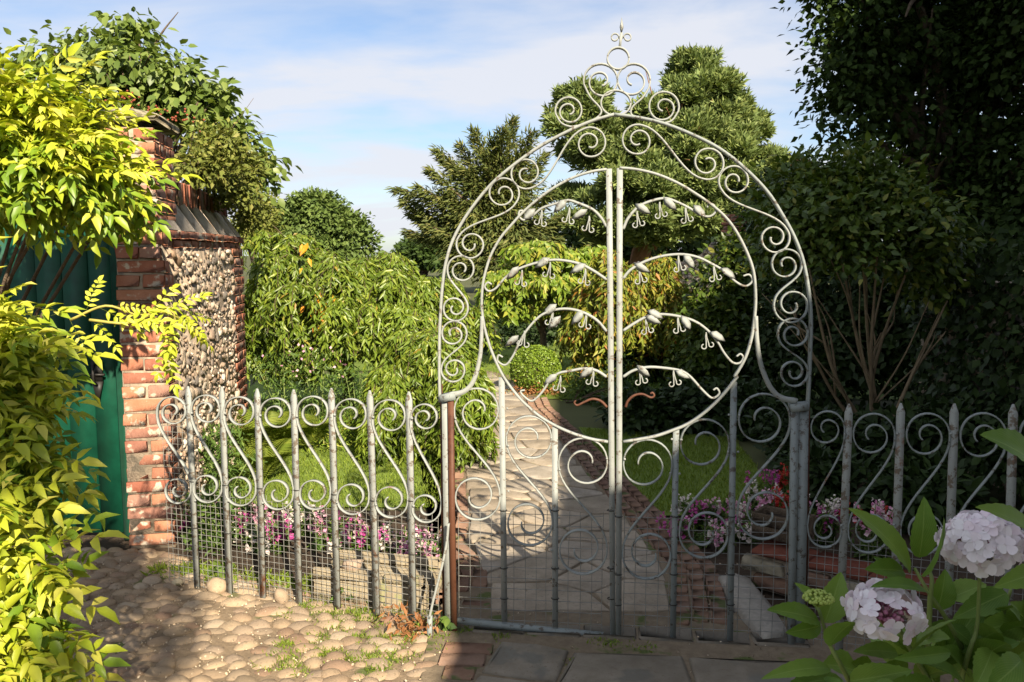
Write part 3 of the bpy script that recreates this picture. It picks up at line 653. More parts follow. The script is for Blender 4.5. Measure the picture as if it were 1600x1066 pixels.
while zc < 1.70:                                            # the front edge of the wall, one brick wide
    j = lambda: RNG.uniform(-.006, .006)
    if k % 2: wbrick(WA - wn * (.062 + j()) + wt * (.10 + j()) + np.array((0, 0, zc)), .205, .113, .064); wbrick(WA - wn * .188 + wt * (.10 + j()) + np.array((0, 0, zc)), .205, .118, .064)
    else: wbrick(WA - wn * (.125 + j()) + wt * (.05 + j()) + np.array((0, 0, zc)), .105, .243, .064)
    zc += .075; k += 1
zc = 0.045; k = 0
while zc < 1.66:                                            # brick quoin at the far end
    if k % 2: wbrick(WB - wt * .30 - wn * .045 + np.array((0, 0, zc)), .21, .10, .062); wbrick(WB - wt * .09 - wn * .045 + np.array((0, 0, zc)), .20, .10, .062)
    else: wbrick(WB - wt * .05 - wn * .045 + np.array((0, 0, zc)), .105, .11, .062); wbrick(WB - wt * .21 - wn * .045 + np.array((0, 0, zc)), .205, .10, .062)
    zc += .075; k += 1
for lay in range(2):                                        # string course under the shoulder
    s = .06 + .11 * lay
    while s < WL - .05:
        wbrick(WA + wt * (s + .05) - wn * (.068 - .016 * lay) + np.array((0, 0, 1.672 + .05 * lay)), .206, .13, .046, jit=.005); s += .216
s = .02
while s < WL - .06:                                         # sloping shoulder of mortared tiles
    L = RNG.uniform(.26, .46); L = min(L, WL - s); c = WA + wt * (s + L / 2) - wn * .075 + np.array((0, 0, 1.835))
    sl_ = unit(-wn * .13 + np.array((0, 0, .19))); nn = np.cross(wt, sl_)
    brick_obj(wall, c, wt * (L / 2 - .0004), sl_ * .115, nn * .014, M['render'], .0015, .004, "shoulder_tile"); s += L
s = .34
while s < WL + .10:                                         # bricks on edge along the top
    brick_obj(wall, WA + wt * s - wn * (.225 + RNG.uniform(-.008, .008)) + np.array((0, 0, 1.985 + RNG.uniform(-.008, .008))), wt * .0325, wn * .105, (0, 0, .082), M['brick_dull'] if RNG.random() < .5 else M['brick'], .006, .004); s += .069
pc = np.array((-2.055, 4.66, 0)); zc = 1.72; k = 0
while zc < 2.26:                                            # the pier above
    if k % 2:
        for q in (-.105, .105): wbrick(pc + wt * q + wn * .07 + np.array((0, 0, zc)), .198, .11, .064); wbrick(pc + wt * q - wn * .062 + np.array((0, 0, zc)), .198, .118, .064)
    else:
        for q in (-.155, -.045, .065, .165): wbrick(pc + wt * q + wn * .005 + np.array((0, 0, zc)), .10 if q < .1 else .085, .245, .064)
    zc += .075; k += 1
mb = MB(); cbox(mb, pc + np.array((0, 0, 2.335)), wt * .255, wn * .155, (0, 0, .022), .012, .014)
V, Fc = ico(2, 77, .12); mb.arrays(V * np.array((.14, .22, .03)) + pc + np.array((0, 0, 2.36)), Fc)
part(wall, "capstone", mb, M['capstone'])
fl_me = []
for k in range(7):
    V, Fc = ico(1 if k < 4 else 2, 90 + k, .30)
    if k >= 4: V[:, 0] = np.minimum(V[:, 0], .55)            # a knapped, flat-broken face
    mm = MB(); mm.arrays(V, Fc); fl_me.append((mm.mesh("flint", M['flint']), V, Fc))
fl = []; zc = .05; k = 0
while zc < 1.63:
    s = .215 + (k % 2) * .03
    while s < WL - .36 - .06 * (k % 2 == 1):
        fl.append((s + RNG.uniform(-.02, .02), zc + RNG.uniform(-.022, .022))); s += RNG.uniform(.060, .135)
    zc += .058; k += 1
fl.sort(key=lambda q: (q[0] * 1.0 + (1.2 if q[1] < .55 else 0))); rest = MB()
for i, (s, z) in enumerate(fl):
    c = WA + wt * s - wn * RNG.uniform(.012, .032) + np.array((0, 0, z)); sc_ = np.array((RNG.uniform(.014, .038), RNG.uniform(.026, .075), RNG.uniform(.016, .040))); ro = math.atan2(wn[1], wn[0]); tilt = RNG.uniform(-.7, .7)
    me, V, Fc = fl_me[i % 7]
    if i < 300: link("flint", me, wall, tuple(c - org(wall)), rot=(tilt, RNG.uniform(-.3, .3), ro), scale=tuple(sc_))
    else:
        Q = V * sc_; cr, sr = math.cos(tilt), math.sin(tilt); Q = np.stack([Q[:, 0], Q[:, 1] * cr - Q[:, 2] * sr, Q[:, 1] * sr + Q[:, 2] * cr], 1)
        Q = Q[:, 0:1] * wn + Q[:, 1:2] * wt + Q[:, 2:3] * np.array((0, 0, 1)) + c; rest.arrays(Q, Fc)
for i in range(1100):
    s, z = RNG.uniform(.20, WL - .34), RNG.uniform(.03, 1.62); c = WA + wt * s - wn * RNG.uniform(.006, .014) + np.array((0, 0, z)); me, V, Fc = fl_me[i % 4]
    Q = V * np.array((RNG.uniform(.008, .016), RNG.uniform(.010, .026), RNG.uniform(.008, .018))); rest.arrays(Q[:, 0:1] * wn + Q[:, 1:2] * wt + Q[:, 2:3] * np.array((0, 0, 1)) + c, Fc)
part(wall, "flints_beyond", rest, M['flint'], kind="stuff")
wsh = wt * 0
# the wall running on behind the climber
wall2 = thing("brick_wall", (-3.9, 4.6, 0), "shaded brick wall hidden behind the golden climber at the green door", "wall")
mb = MB(); box(mb, (-4.0, 4.62, 1.1), (.72, 0, 0), (0, .1, 0), (0, 0, 1.1)); box(mb, (-2.75, 4.66, 2.1), (.56, 0, 0), (0, .1, 0), (0, 0, .1))
part(wall2, "wall", mb, M['brick_dull'])
door = thing("garden_door", (-2.7, 4.6, 0), "dark green planked garden door behind the golden climber", "door")
dx0, dx1 = -3.22, -2.20; npl = 7
for k in range(npl):
    x = dx0 + (dx1 - dx0) * (k + .5) / npl; mb = MB(); box(mb, (x, 4.60 + RNG.uniform(-.0015, .0015), .98), ((dx1 - dx0) / npl / 2 - .0028, 0, 0), (0, .018, 0), (0, 0, .95)); part(door, "plank", mb, M['door'])
mb = MB(); cbox(mb, (-2.155, 4.575, 1.0), (.040, 0, 0), (0, .05, 0), (0, 0, 1.0), .005); cbox(mb, (-3.26, 4.575, 1.0), (.037, 0, 0), (0, .05, 0), (0, 0, 1.0), .005); cbox(mb, (-2.71, 4.575, 1.965), (.51, 0, 0), (0, .05, 0), (0, 0, .034), .005)
part(door, "door_frame", mb, M['door']); mb = MB(); box(mb, (-2.71, 4.625, .98), (.51, 0, 0), (0, .004, 0), (0, 0, .95)); part(door, "gap_shade_sheet", mb, M['iron'])  # black sheet behind the planks paints the shade in their gaps
mb = MB(); p0 = W(152, 585, 4.565)
box(mb, p0 + np.array((0, 0, .02)), (.03, 0, 0), (0, .008, 0), (0, 0, .06)); mb.add([p0 + np.array(q) for q in ((-.03, -.008, -.04), (.03, -.008, -.04), (0, -.008, -.17), (-.03, .008, -.04), (.03, .008, -.04), (0, .008, -.17))], [(0, 2, 1), (3, 4, 5), (0, 1, 4, 3), (1, 2, 5, 4), (2, 0, 3, 5)])
tube(mb, [p0 + np.array(q) for q in ((0, -.02, .06), (.0, -.05, .03), (0, -.05, -.03), (0, -.012, -.06))], .008, 6); tube(mb, [p0 + np.array(q) for q in ((-.05, -.02, .0), (.05, -.02, .0))], .008, 6)
part(door, "latch", mb, M['iron'])

# far ruin wall and the ivy wall
ruin = thing("ruined_wall", W(1075, 420, 17) * np.array((1, 1, 0)), "low grey flint wall rising to a brick topped end beyond the pine", "wall")
mb = MB(); A, B = W(990, 430, 18), W(1175, 430, 16.5); t_ = unit((B - A) * np.array((1, 1, 0))); n_ = np.array((t_[1], -t_[0], 0)); LL = np.linalg.norm((B - A)[:2])
tops = [(0, 1.40), (.25, 1.42), (.50, 1.44), (.60, 1.62), (.68, 1.86), (.78, 2.0), (1, 2.02)]
V = []
for u, z in tops: p = A + (B - A) * u; V += [(p[0], p[1], 0), (p[0], p[1], z), (p[0] - n_[0] * .4, p[1] - n_[1] * .4, z), (p[0] - n_[0] * .4, p[1] - n_[1] * .4, 0)]
mb.add(V, [(i * 4 + j, i * 4 + j + 1, i * 4 + j + 5, i * 4 + j + 4) for i in range(len(tops) - 1) for j in range(3)] + [(0, 3, 2, 1), (len(V) - 4, len(V) - 3, len(V) - 2, len(V) - 1)])
part(ruin, "rubble_core", mb, M['mortar'])
rest = MB()
for i in range(700):
    u = RNG.random(); z = RNG.uniform(.3, np.interp(u, [q[0] for q in tops], [q[1] for q in tops])); c = A + (B - A) * u; c[2] = z
    me, V, Fc = fl_me[i % 4]; rest.arrays(V * np.array((.06, .04, .045)) + c + n_ * .01 * 0, Fc)
part(ruin, "flints", rest, M['flint'], kind="stuff")
zc = 2.04
for r_ in range(5):
    for k in range(6):
        u0 = .76 + .24 * (k + .5 + .5 * (r_ % 2)) / 6.5
        c = A + (B - A) * u0; c[2] = zc
        brick_obj(ruin, c + n_ * .01 * 0 - n_ * .19, t_ * .085, n_ * .21, (0, 0, .034), M['brick'], .008, .006)
    zc += .078
# ================================================================== WROUGHT IRON
def pix(pl, pts, ox=0, oy=0, k=1.0, off=0.0): return np.array([pl(ox + p[0] / k, oy + p[1] / k, off) for p in pts])
def bar(root, name, pl, pts, t, d, mat='paint', ox=0, oy=0, k=1.0, off=0.0, smooth=0, label=None, **kw):
    P = pix(pl, pts, ox, oy, k, off)
    if smooth: P = crom(P, smooth)
    mb = MB(); strap(mb, P, pl.n, t, d, **kw); return part(root, name, mb, M[mat], label=label)
def picket(root, pl, top, bot, wd=.029, dp=.012, mat='flaky', name="picket", point=.035, ground=True):
    A, B = pl(*bot), pl(*top)
    if ground: B2 = A - B; A = B + B2 * ((B[2] + .02) / (B[2] - A[2]))
    up = unit(B - A); s = pl.t; n = pl.n; mb = MB()
    B0 = B - up * point
    V = [q + a_ * s * wd / 2 + b_ * n * dp / 2 for q in (A, B0) for a_, b_ in ((-1, -1), (1, -1), (1, 1), (-1, 1))]
    V += [B + b_ * n * dp / 2 * .6 + a_ * s * wd * .12 for a_, b_ in ((-1, -1), (1, -1), (1, 1), (-1, 1))]
    F = [(0, 3, 2, 1), (8, 9, 10, 11)] + [(i * 4 + j, i * 4 + (j + 1) % 4, i * 4 + 4 + (j + 1) % 4, i * 4 + 4 + j) for i in range(2) for j in range(4)]
    mb.add(V, F); return part(root, name, mb, M[mat])
def rivet(mb, p, r=.006):
    V, Fc = ico(1, 3, 0); mb.arrays(V * r + p, Fc)
def wires(root, pl, s0, s1, z0, ztop, step=.029, off=-.012, r=.0014, sstep=None):
    """welded wire netting fixed to the back of the bars; ztop(s) = its height"""
    mb = MB(); o = pl.o + pl.n * off; s = s0; sstep = sstep or step
    while s <= s1:
        zt = ztop(s); wob = RNG.normal() * .002; P = [o + pl.t * (s + wob * math.sin(z * 7)) + np.array((0, 0, z)) for z in np.linspace(z0, zt, 6)]; tube(mb, P, r, 4, False); s += sstep
    z = z0 + .01
    while z < max(ztop(s0), ztop(s1), ztop((s0 + s1) / 2)):
        run = [q for q in np.arange(s0, s1 + 1e-6, sstep) if ztop(q) >= z]
        if len(run) > 1: tube(mb, [o + pl.t * q + np.array((0, 0, z + .002 * math.sin(q * 9))) for q in (run[0], (run[0] + run[-1]) / 2, run[-1])], r, 4, False)
        z += step
    return part(root, "wire_netting", mb, M['wire'], kind="stuff")
def s_scroll(root, pl, cA, rA, cB, rB, sA, ox, oy, k, t=.0055, d=.017, mat='paint', tA=1.7, tB=1.7, sB=None, name="scroll", off=0.0):
    P2 = scroll(cA, rA, sA, cB, rB, -sA if sB is None else sB, tA, tB)
    return bar(root, name, pl, P2, t, d, mat, ox, oy, k, off)
# (in pixels y runs down, so a turn that looks anticlockwise is s = -1)

# ---- fence on the left
O3, K3 = (230, 580), 2.1936
fence = thing("iron_fence", (PL_L + PL_LR) / 2 * np.array((1, 1, 0)), "pale iron scroll fence of seven pickets between the brick wall and the gate", "fence", "iron scroll fences beside the gate")
pk = [((140, 52), (172, 745)), ((255, 53), (283, 770)), ((377, 60), (398, 785)), ((502, 63), (522, 795)), ((631, 58), (653, 832)), ((763, 66), (788, 868)), ((897, 70), (912, 865))]
for tp, bt in pk: picket(fence, PF, (O3[0] + tp[0] / K3, O3[1] + tp[1] / K3), (O3[0] + bt[0] / K3, O3[1] + bt[1] / K3))
sc3 = [((85, 138), 50, (107, 408), 45), ((202, 132), 50, (208, 400), 50), ((316, 140), 52, (321, 408), 53), ((441, 146), 54, (449, 420), 54), ((568, 140), 54, (576, 420), 54), ((698, 150), 55, (706, 435), 56), ((830, 155), 57, (838, 445), 57), ((950, 158), 45, (958, 468), 50)]
for cA, rA, cB, rB in sc3: s_scroll(fence, PF, cA, rA, cB, rB, -1, *O3, K3)
sL = lambda px, py=900: float((PF(px, py) - PF.o) @ PF.t)
s0, s1 = sL(262), sL(690)
wires(fence, PF, s0, s1, .0, lambda s: .86 if s < sL(315) else .50, .029)
for tp, bt in pk:
    for f in (.47, .70):
        mb = MB(); p = PF(O3[0] + (tp[0] + (bt[0] - tp[0]) * f) / K3, O3[1] + (tp[1] + (bt[1] - tp[1]) * f) / K3); tube(mb, [p + PF.t * .018 * math.cos(q) + PF.n * .010 * math.sin(q) for q in np.linspace(0, 6.28, 9)], .0022, 4, False)
        part(fence, "wire_tie", mb, M['tie'])
    mb = MB()
    for dy in (92, 372 + 20): rivet(mb, PF(O3[0] + (tp[0] + (bt[0] - tp[0]) * dy / 800 + 9) / K3, O3[1] + (tp[1] + dy) / K3, .012))
    part(fence, "rivets", mb, M['paint'], kind="stuff")

# ---- fence on the right
OR_, KR = (1200, 560), 2.1075
fence2 = thing("iron_fence", (PR(1410, 940)) * np.array((1, 1, 0)), "shaded grey iron scroll fence behind the white hydrangea", "fence", "iron scroll fences beside the gate")
pk2 = [((267, 150), (236, 900)), ((438, 148), (412, 920)), ((614, 149), (590, 900)), ((808, 151), (788, 900)), ((1005, 152), (985, 900))]
for tp, bt in pk2: picket(fence2, PR, (OR_[0] + tp[0] / KR, OR_[1] + tp[1] / KR), (OR_[0] + bt[0] / KR, OR_[1] + bt[1] / KR), .030)
for cA, rA, cB, rB in [((196, 230), 56, (188, 566), 56), ((348, 252), 70, (332, 572), 68), ((526, 254), 73, (508, 574), 72), ((708, 258), 78, (690, 584), 76), ((905, 258), 80, (886, 590), 78)]:
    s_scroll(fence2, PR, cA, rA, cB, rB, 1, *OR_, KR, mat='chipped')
sR = lambda px, py=900: float((PR(px, py) - PR.o) @ PR.t)
wires(fence2, PR, sR(1262), sR(1690), .0, lambda s: .48, .032)
for tp, bt in pk2:
    mb = MB()
    for dy in (100, 400): rivet(mb, PR(OR_[0] + (tp[0] + (bt[0] - tp[0]) * dy / 750 - 9) / KR, OR_[1] + (tp[1] + dy) / KR, .012))
    part(fence2, "rivets", mb, M['paint'], kind="stuff")

# ---- overthrow: posts, arch, scroll band, crest
arch = thing("gate_arch", (PL_G0 + PL_G1) / 2, "tall wrought iron gate arch with scrolls, rings and a spear finial above the gate", "gate arch")
LA = [(959.5, 179), (926, 189), (890.6, 204), (847, 227), (808, 254), (772, 284), (745, 315), (721, 350), (705, 383), (696, 416), (691.5, 450), (688.5, 495), (687, 540), (687, 590), (688, 628)]
RA = [(959.5, 179), (997, 184), (1036, 193), (1080, 210), (1123, 232), (1162, 262), (1198, 299), (1221.5, 335), (1241, 371), (1255, 410), (1264, 460), (1267, 503), (1265.5, 559), (1263, 615), (1261, 640)]
bar(arch, "arch_bar", PG, LA, .010, .028, 'paint', smooth=5, off=-.004)
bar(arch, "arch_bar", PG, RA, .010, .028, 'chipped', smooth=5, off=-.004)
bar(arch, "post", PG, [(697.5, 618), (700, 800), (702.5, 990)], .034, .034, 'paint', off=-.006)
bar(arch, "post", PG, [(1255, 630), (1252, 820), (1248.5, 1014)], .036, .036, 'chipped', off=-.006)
bar(arch, "post_strip", PG, [(689.5, 600), (691, 760), (694, 985)], .010, .012, 'rust', off=-.03)
bar(arch, "post_strip", PG, [(1263, 600), (1262, 760), (1259, 1010)], .010, .014, 'rust', off=-.03)
for P in ([(689, 622), (712, 618)], [(1234, 637), (1262, 634)]): bar(arch, "hinge_collar", PG, P, .030, .05, 'chipped', off=.004)
bar(arch, "brace", PG, [(701, 818), (698, 850), (690, 888), (678, 935), (671, 966)], .009, .020, 'paint', smooth=6, off=.06)
bar(arch, "brace_stake", PG, [(672, 962), (671, 1014)], .020, .020, 'chipped', off=.06)
O4, K4 = (670, 0), 2.5387; O5, K5 = (670, 240), 2.664; O6, K6 = (940, 240), 2.6647
def asc(cA, rA, cB, rB, sA, O, K, mat='paint', **kw): return s_scroll(arch, PG, cA, rA, cB, rB, sA, *O, K, .0062, .020, mat, off=-.004, **kw)
asc((641, 566), 60, (387, 690), 60, -1, O4, K4); asc((298, 768), 61, (165, 970), 55, 1, O4, K4)
asc((134, 482), 56, (112, 645), 52, -1, O5, K5); asc((106, 750), 53, (102, 900), 50, 1, O5, K5)
asc((828, 555), 60, (1106, 650), 63, 1, O4, K4); asc((550, 115), 63, (722, 352), 60, -1, O6, K6, 'paint')
asc((769, 462), 64, (788, 632), 72, 1, O6, K6, 'chipped'); asc((797, 750), 64, (802, 912), 57, -1, O6, K6, 'chipped')
# crest
def ring(c, rx, ry, O, K, n=40): return bar(arch, "ring", PG, [(c[0] + rx * math.cos(q), c[1] + ry * math.sin(q)) for q in np.linspace(0, 2 * math.pi, n + 1)], .0062, .022, 'paint', *O, K, -.004)
ring((751, 233), 43, 43, O4, K4); ring((742, 410), 59, 50, O4, K4)
def crest(c, r, s, tail):
    a0 = math.atan2(tail[0][1] - c[1], tail[0][0] - c[0]); sp = spiral(c, r, a0, 1.75, s)
    P = np.concatenate([crom(np.array(tail[::-1], float), 6)[:-1], sp]); return bar(arch, "scroll", PG, P, .0062, .020, 'paint', *O4, K4, -.004)
crest((682, 322), 68, 1, [(615, 335), (640, 385), (676, 425), (684, 448), (662, 472), (630, 487)])
crest((812, 320), 66, -1, [(876, 345), (848, 388), (808, 425), (802, 452), (820, 466), (850, 476)])
crest((555, 440), 53, 1, [(503, 452), (525, 488), (560, 503), (590, 500)])
crest((932, 425), 60, -1, [(991, 440), (965, 478), (932, 489), (905, 486)])
bar(arch, "finial_stem", PG, [(757, 190), (764, 130)], .010, .012, 'paint', *O4, K4, -.004)
mb = MB(); P = pix(PG, [(763, 140), (757, 108), (765, 68), (773, 108)], *O4, K4); c = (P[1] + P[3]) / 2
mb.add([P[0], P[1], P[2], P[3], c + PG.n * .009, c - PG.n * .009], [(0, 1, 4), (1, 2, 4), (2, 3, 4), (3, 0, 4), (0, 5, 1), (1, 5, 2), (2, 5, 3), (3, 5, 0)]); part(arch, "spear_point", mb, M['paint'])
for s_, cx in ((1, 739), (-1, 787)):
    P = np.concatenate([crom(np.array([(761, 184), (761 - s_ * 2, 160), (761 - s_ * 8, 144)], float), 5), spiral((cx, 149), 15, 0.2 if s_ == 1 else math.pi - .2, 1.0, -s_, .4)])
    bar(arch, "finial_curl", PG, P, .005, .010, 'paint', *O4, K4, -.004)

# ---- the two gate leaves
LEAFV = []
def metal_leaf(root, p, d, L, wd):
    """small beaten leaf: two bulging sheets meeting at the rim"""
    T, Fc = OVATE; n_ = PG.n; d = unit(d); b = unit(np.cross(n_, d)); mb = MB(); tl = RNG.uniform(-.5, .5); n2 = unit(n_ + b * tl); b = unit(np.cross(n2, d))
    V1 = np.array([p + L * (q[0] * d + wd * 1.25 * q[1] * b + (q[2] * .8) * n2) for q in T]); V2 = V1.copy(); V2[6:8] = V1[6:8] - n2 * L * .012
    V1[6:8] += n2 * L * .02
    V = np.concatenate([V1, V2[6:8]]); F = [tuple(f) for f in Fc] + [tuple({6: 8, 7: 9}.get(i, i) for i in f)[::-1] for f in Fc]
    mb.add(V, F); return part(root, "leaf", mb, M['paint'])
def tendril(root, pl, x, y, O, K, side):
    mb = MB()
    for s_, L in ((-1, 44), (1, 36)):
        s_ *= side; e = (x + s_ * 6 + side * 6, y + L + 4)
        P = crom(np.array([(x, y - 10), (x + s_ * 2, y + 6), (x + s_ * 3 + side * 3, y + L * .6), e], float), 5)
        sp = spiral((e[0] + s_ * 9, e[1] + 1), 10, math.pi if s_ > 0 else 0.0, .72, -s_, .3)
        tube(mb, pix(pl, np.concatenate([P, sp]), *O, K), .0029, 5)
    return part(root, "tendril", mb, M['paint'])
def branch(gate, O, K, pts, leaves, tends, side, rustend=False):
    P = pix(PG, pts, *O, K); P = crom(P, 6); mb = MB(); tube(mb, P, np.linspace(.0064, .0040, len(P)), 6)
    b = part(gate, "branch", mb, M['paint'], smooth=True)
    for (x, y) in leaves:
        p = PG(O[0] + x / K, O[1] + y / K, .006); dr = PG.t * side * RNG.uniform(.5, 1.0) - np.array((0, 0, RNG.uniform(.25, .9))); metal_leaf(b, p - unit(dr) * .006, dr, .078, .70)
    for (x, y) in tends: tendril(b, PG, x, y, O, K, side)
    return b
gates = []
for side in (-1, 1):
    lab = "left leaf of the iron gate, hung on the rusty post beside the sunlit fence" if side < 0 else "right leaf of the iron gate, standing in the shade by the flower bed"
    gate = thing("gate_leaf", PG(715 if side < 0 else 1236, 990) * np.array((1, 1, 0)), lab, "gate", "the two gate leaves"); gates.append(gate)
OA, KA = (670, 560), 2.106; OB, KB = (950, 560), 2.106
gl, gr_ = gates
# stiles and bars
bar(gl, "stile", PG, [(951.5, 264), (953.5, 450), (955.5, 700), (957.5, 996)], .023, .016); bar(gr_, "stile", PG, [(968.5, 263), (968, 450), (967.5, 700), (966.5, 1004)], .023, .016)
bar(gl, "hinge_stile", PG, [(704.5, 624), (706.5, 800), (710, 985)], .024, .018, 'rust', off=.012, label="rust red hinge stile")
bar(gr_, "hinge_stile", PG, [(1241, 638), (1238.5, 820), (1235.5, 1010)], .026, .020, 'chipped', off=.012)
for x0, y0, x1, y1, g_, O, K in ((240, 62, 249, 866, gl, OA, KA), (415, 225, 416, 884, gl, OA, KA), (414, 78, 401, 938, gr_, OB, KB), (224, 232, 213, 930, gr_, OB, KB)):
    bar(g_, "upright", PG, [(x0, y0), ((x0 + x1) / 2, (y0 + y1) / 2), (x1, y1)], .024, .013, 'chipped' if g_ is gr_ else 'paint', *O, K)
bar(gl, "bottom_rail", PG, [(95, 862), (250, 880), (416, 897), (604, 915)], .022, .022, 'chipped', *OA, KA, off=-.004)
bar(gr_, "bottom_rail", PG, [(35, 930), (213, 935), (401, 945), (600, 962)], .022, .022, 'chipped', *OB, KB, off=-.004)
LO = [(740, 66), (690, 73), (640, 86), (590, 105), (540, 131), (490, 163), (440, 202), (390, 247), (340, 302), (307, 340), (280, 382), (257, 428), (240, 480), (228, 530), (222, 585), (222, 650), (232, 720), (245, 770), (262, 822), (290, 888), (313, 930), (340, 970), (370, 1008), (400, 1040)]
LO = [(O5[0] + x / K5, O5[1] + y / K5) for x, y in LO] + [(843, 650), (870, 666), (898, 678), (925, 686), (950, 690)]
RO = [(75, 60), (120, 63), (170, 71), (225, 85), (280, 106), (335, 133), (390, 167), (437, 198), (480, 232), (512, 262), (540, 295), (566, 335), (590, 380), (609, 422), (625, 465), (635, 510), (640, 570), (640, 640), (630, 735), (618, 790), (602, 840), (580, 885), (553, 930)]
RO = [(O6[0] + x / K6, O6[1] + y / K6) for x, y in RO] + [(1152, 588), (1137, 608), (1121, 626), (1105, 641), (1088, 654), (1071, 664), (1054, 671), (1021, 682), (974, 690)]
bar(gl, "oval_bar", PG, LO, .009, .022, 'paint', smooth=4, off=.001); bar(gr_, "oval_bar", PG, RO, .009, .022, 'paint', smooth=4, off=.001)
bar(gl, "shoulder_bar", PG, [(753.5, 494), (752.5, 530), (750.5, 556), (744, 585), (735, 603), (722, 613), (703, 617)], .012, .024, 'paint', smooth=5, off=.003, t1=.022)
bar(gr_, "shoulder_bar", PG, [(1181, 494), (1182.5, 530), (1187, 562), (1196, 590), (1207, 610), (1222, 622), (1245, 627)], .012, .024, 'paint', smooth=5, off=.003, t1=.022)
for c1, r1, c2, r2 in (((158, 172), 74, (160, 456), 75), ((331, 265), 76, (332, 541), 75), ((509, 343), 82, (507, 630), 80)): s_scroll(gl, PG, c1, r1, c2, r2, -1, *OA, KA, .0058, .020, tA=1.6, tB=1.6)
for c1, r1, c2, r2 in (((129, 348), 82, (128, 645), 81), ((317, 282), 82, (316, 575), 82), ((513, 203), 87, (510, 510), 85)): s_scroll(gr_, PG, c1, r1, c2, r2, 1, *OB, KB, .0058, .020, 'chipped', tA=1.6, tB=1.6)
for g_, O, K, pts in ((gl, OA, KA, [(88, 198), (258, 165), (261, 288), (234, 290), (403, 262), (430, 366), (586, 330), (262, 437), (404, 632), (428, 524), (236, 545)]), (gr_, OB, KB, [(55, 332), (210, 266), (240, 268), (205, 378), (236, 380), (398, 186), (432, 187), (395, 308), (428, 308), (242, 160 + 108)])):
    mb = MB()
    for p in pts: rivet(mb, PG(O[0] + p[0] / K, O[1] + p[1] / K, .014), .0055)
    part(g_, "rivets", mb, M['paint'], kind="stuff")
sG = lambda px, py=900: float((PG(px, py) - PG.o) @ PG.t)
wires(gl, PG, sG(716), sG(948), .0, lambda s: .545, .047, -.012, .0014); wires(gr_, PG, sG(975), sG(1232), -.0, lambda s: .545, .047, -.012, .0014)
for g_, O, K, ln in ((gl, OA, KA, ((240, 62, 249, 866), (415, 225, 416, 884), (598, 0, 600, 910), (76, 140, 84, 890))), (gr_, OB, KB, ((414, 78, 401, 938), (224, 232, 213, 930), (38, 0, 32, 940), (608, 160, 598, 960)))):
    for x0, y0, x1, y1 in ln:
        for yy in (500, 690, 790):
            mb = MB(); f = (yy + (O is OB) * 20 - y0) / (y1 - y0); p = PG(O[0] + (x0 + (x1 - x0) * f) / K, O[1] + (yy + (O is OB) * 20) / K); tube(mb, [p + PG.t * .016 * math.cos(q) + PG.n * .012 * math.sin(q) for q in np.linspace(0, 6.28, 9)], .0022, 4, False)
            part(g_, "wire_tie", mb, M['tie'])
BL = [([(740, 305), (715, 265), (680, 232), (630, 210), (580, 195), (530, 208), (470, 228), (430, 260), (395, 277), (375, 260), (378, 240), (392, 238)], [(655, 235), (570, 195), (440, 232)], [(668, 270), (585, 235), (470, 245)]),
      ([(740, 525), (680, 485), (620, 457), (530, 443), (450, 455), (370, 482), (320, 515), (280, 560), (250, 573), (233, 555), (245, 537), (262, 545)], [(650, 462), (500, 437), (370, 473)], [(652, 490), (505, 462), (388, 495)]),
      ([(740, 740), (700, 695), (650, 665), (590, 648), (530, 650), (470, 672), (420, 720), (380, 780), (352, 840), (320, 880), (288, 865), (290, 840), (308, 848)], [(640, 660), (545, 680), (370, 760), (528, 630)], [(655, 672), (515, 662), (398, 748)]),
      ([(740, 930), (700, 905), (650, 895), (590, 905), (540, 915), (505, 945), (470, 995), (430, 1030), (395, 1010), (382, 990), (400, 985)], [(680, 893), (530, 920)], [(685, 910), (548, 935)])]
for a_, b_, c_ in BL: branch(gl, O5, K5, a_, b_, c_, -1)
BR = [([(90, 315), (110, 270), (150, 225), (200, 200), (265, 187), (320, 205), (370, 230), (410, 255), (450, 262), (475, 240), (465, 213), (445, 212), (440, 225)], [(145, 212), (262, 187), (385, 218)], [(148, 250), (242, 212), (350, 232)]),
      ([(90, 520), (120, 485), (180, 450), (250, 428), (330, 420), (400, 432), (460, 460), (510, 490), (560, 535), (600, 552), (628, 530), (615, 505), (590, 510)], [(140, 460), (345, 425), (500, 480)], [(158, 485), (320, 435), (468, 475)]),
      ([(90, 738), (140, 705), (200, 675), (260, 670), (330, 680), (390, 700), (440, 735), (480, 780), (510, 830), (545, 870), (575, 872), (590, 850), (578, 835), (562, 845)], [(185, 678), (335, 678), (455, 745), (195, 655)], [(185, 695), (318, 690), (435, 755)]),
      ([(90, 930), (130, 905), (190, 890), (260, 893), (330, 905), (370, 930), (420, 985), (460, 1018), (490, 1000), (480, 978), (465, 985)], [(150, 884), (310, 905)], [(160, 905), (300, 912)])]
for a_, b_, c_ in BR: branch(gr_, O6, K6, a_, b_, c_, 1)
def rusty(g_, O, K, pts):
    mb = MB(); P = crom(pix(PG, pts, *O, K), 6); tube(mb, P, np.linspace(.006, .004, len(P)), 6); part(g_, "latch_curl", mb, M['rust'], smooth=True)
rusty(gl, O5, K5, [(742, 1056), (715, 1030), (680, 1022), (645, 1036), (618, 1048), (606, 1038), (612, 1028)]); rusty(gr_, O6, K6, [(100, 1056), (110, 1030), (135, 1008), (170, 1002), (205, 1016), (219, 1008), (212, 996), (203, 1000)])
# ================================================================== TREES AND SHRUBS
L = lambda *a, **k: lobe(*a, **k)
def gbase(px, Y): p = W(px, 500, Y); return np.array((p[0], Y, 0.0))
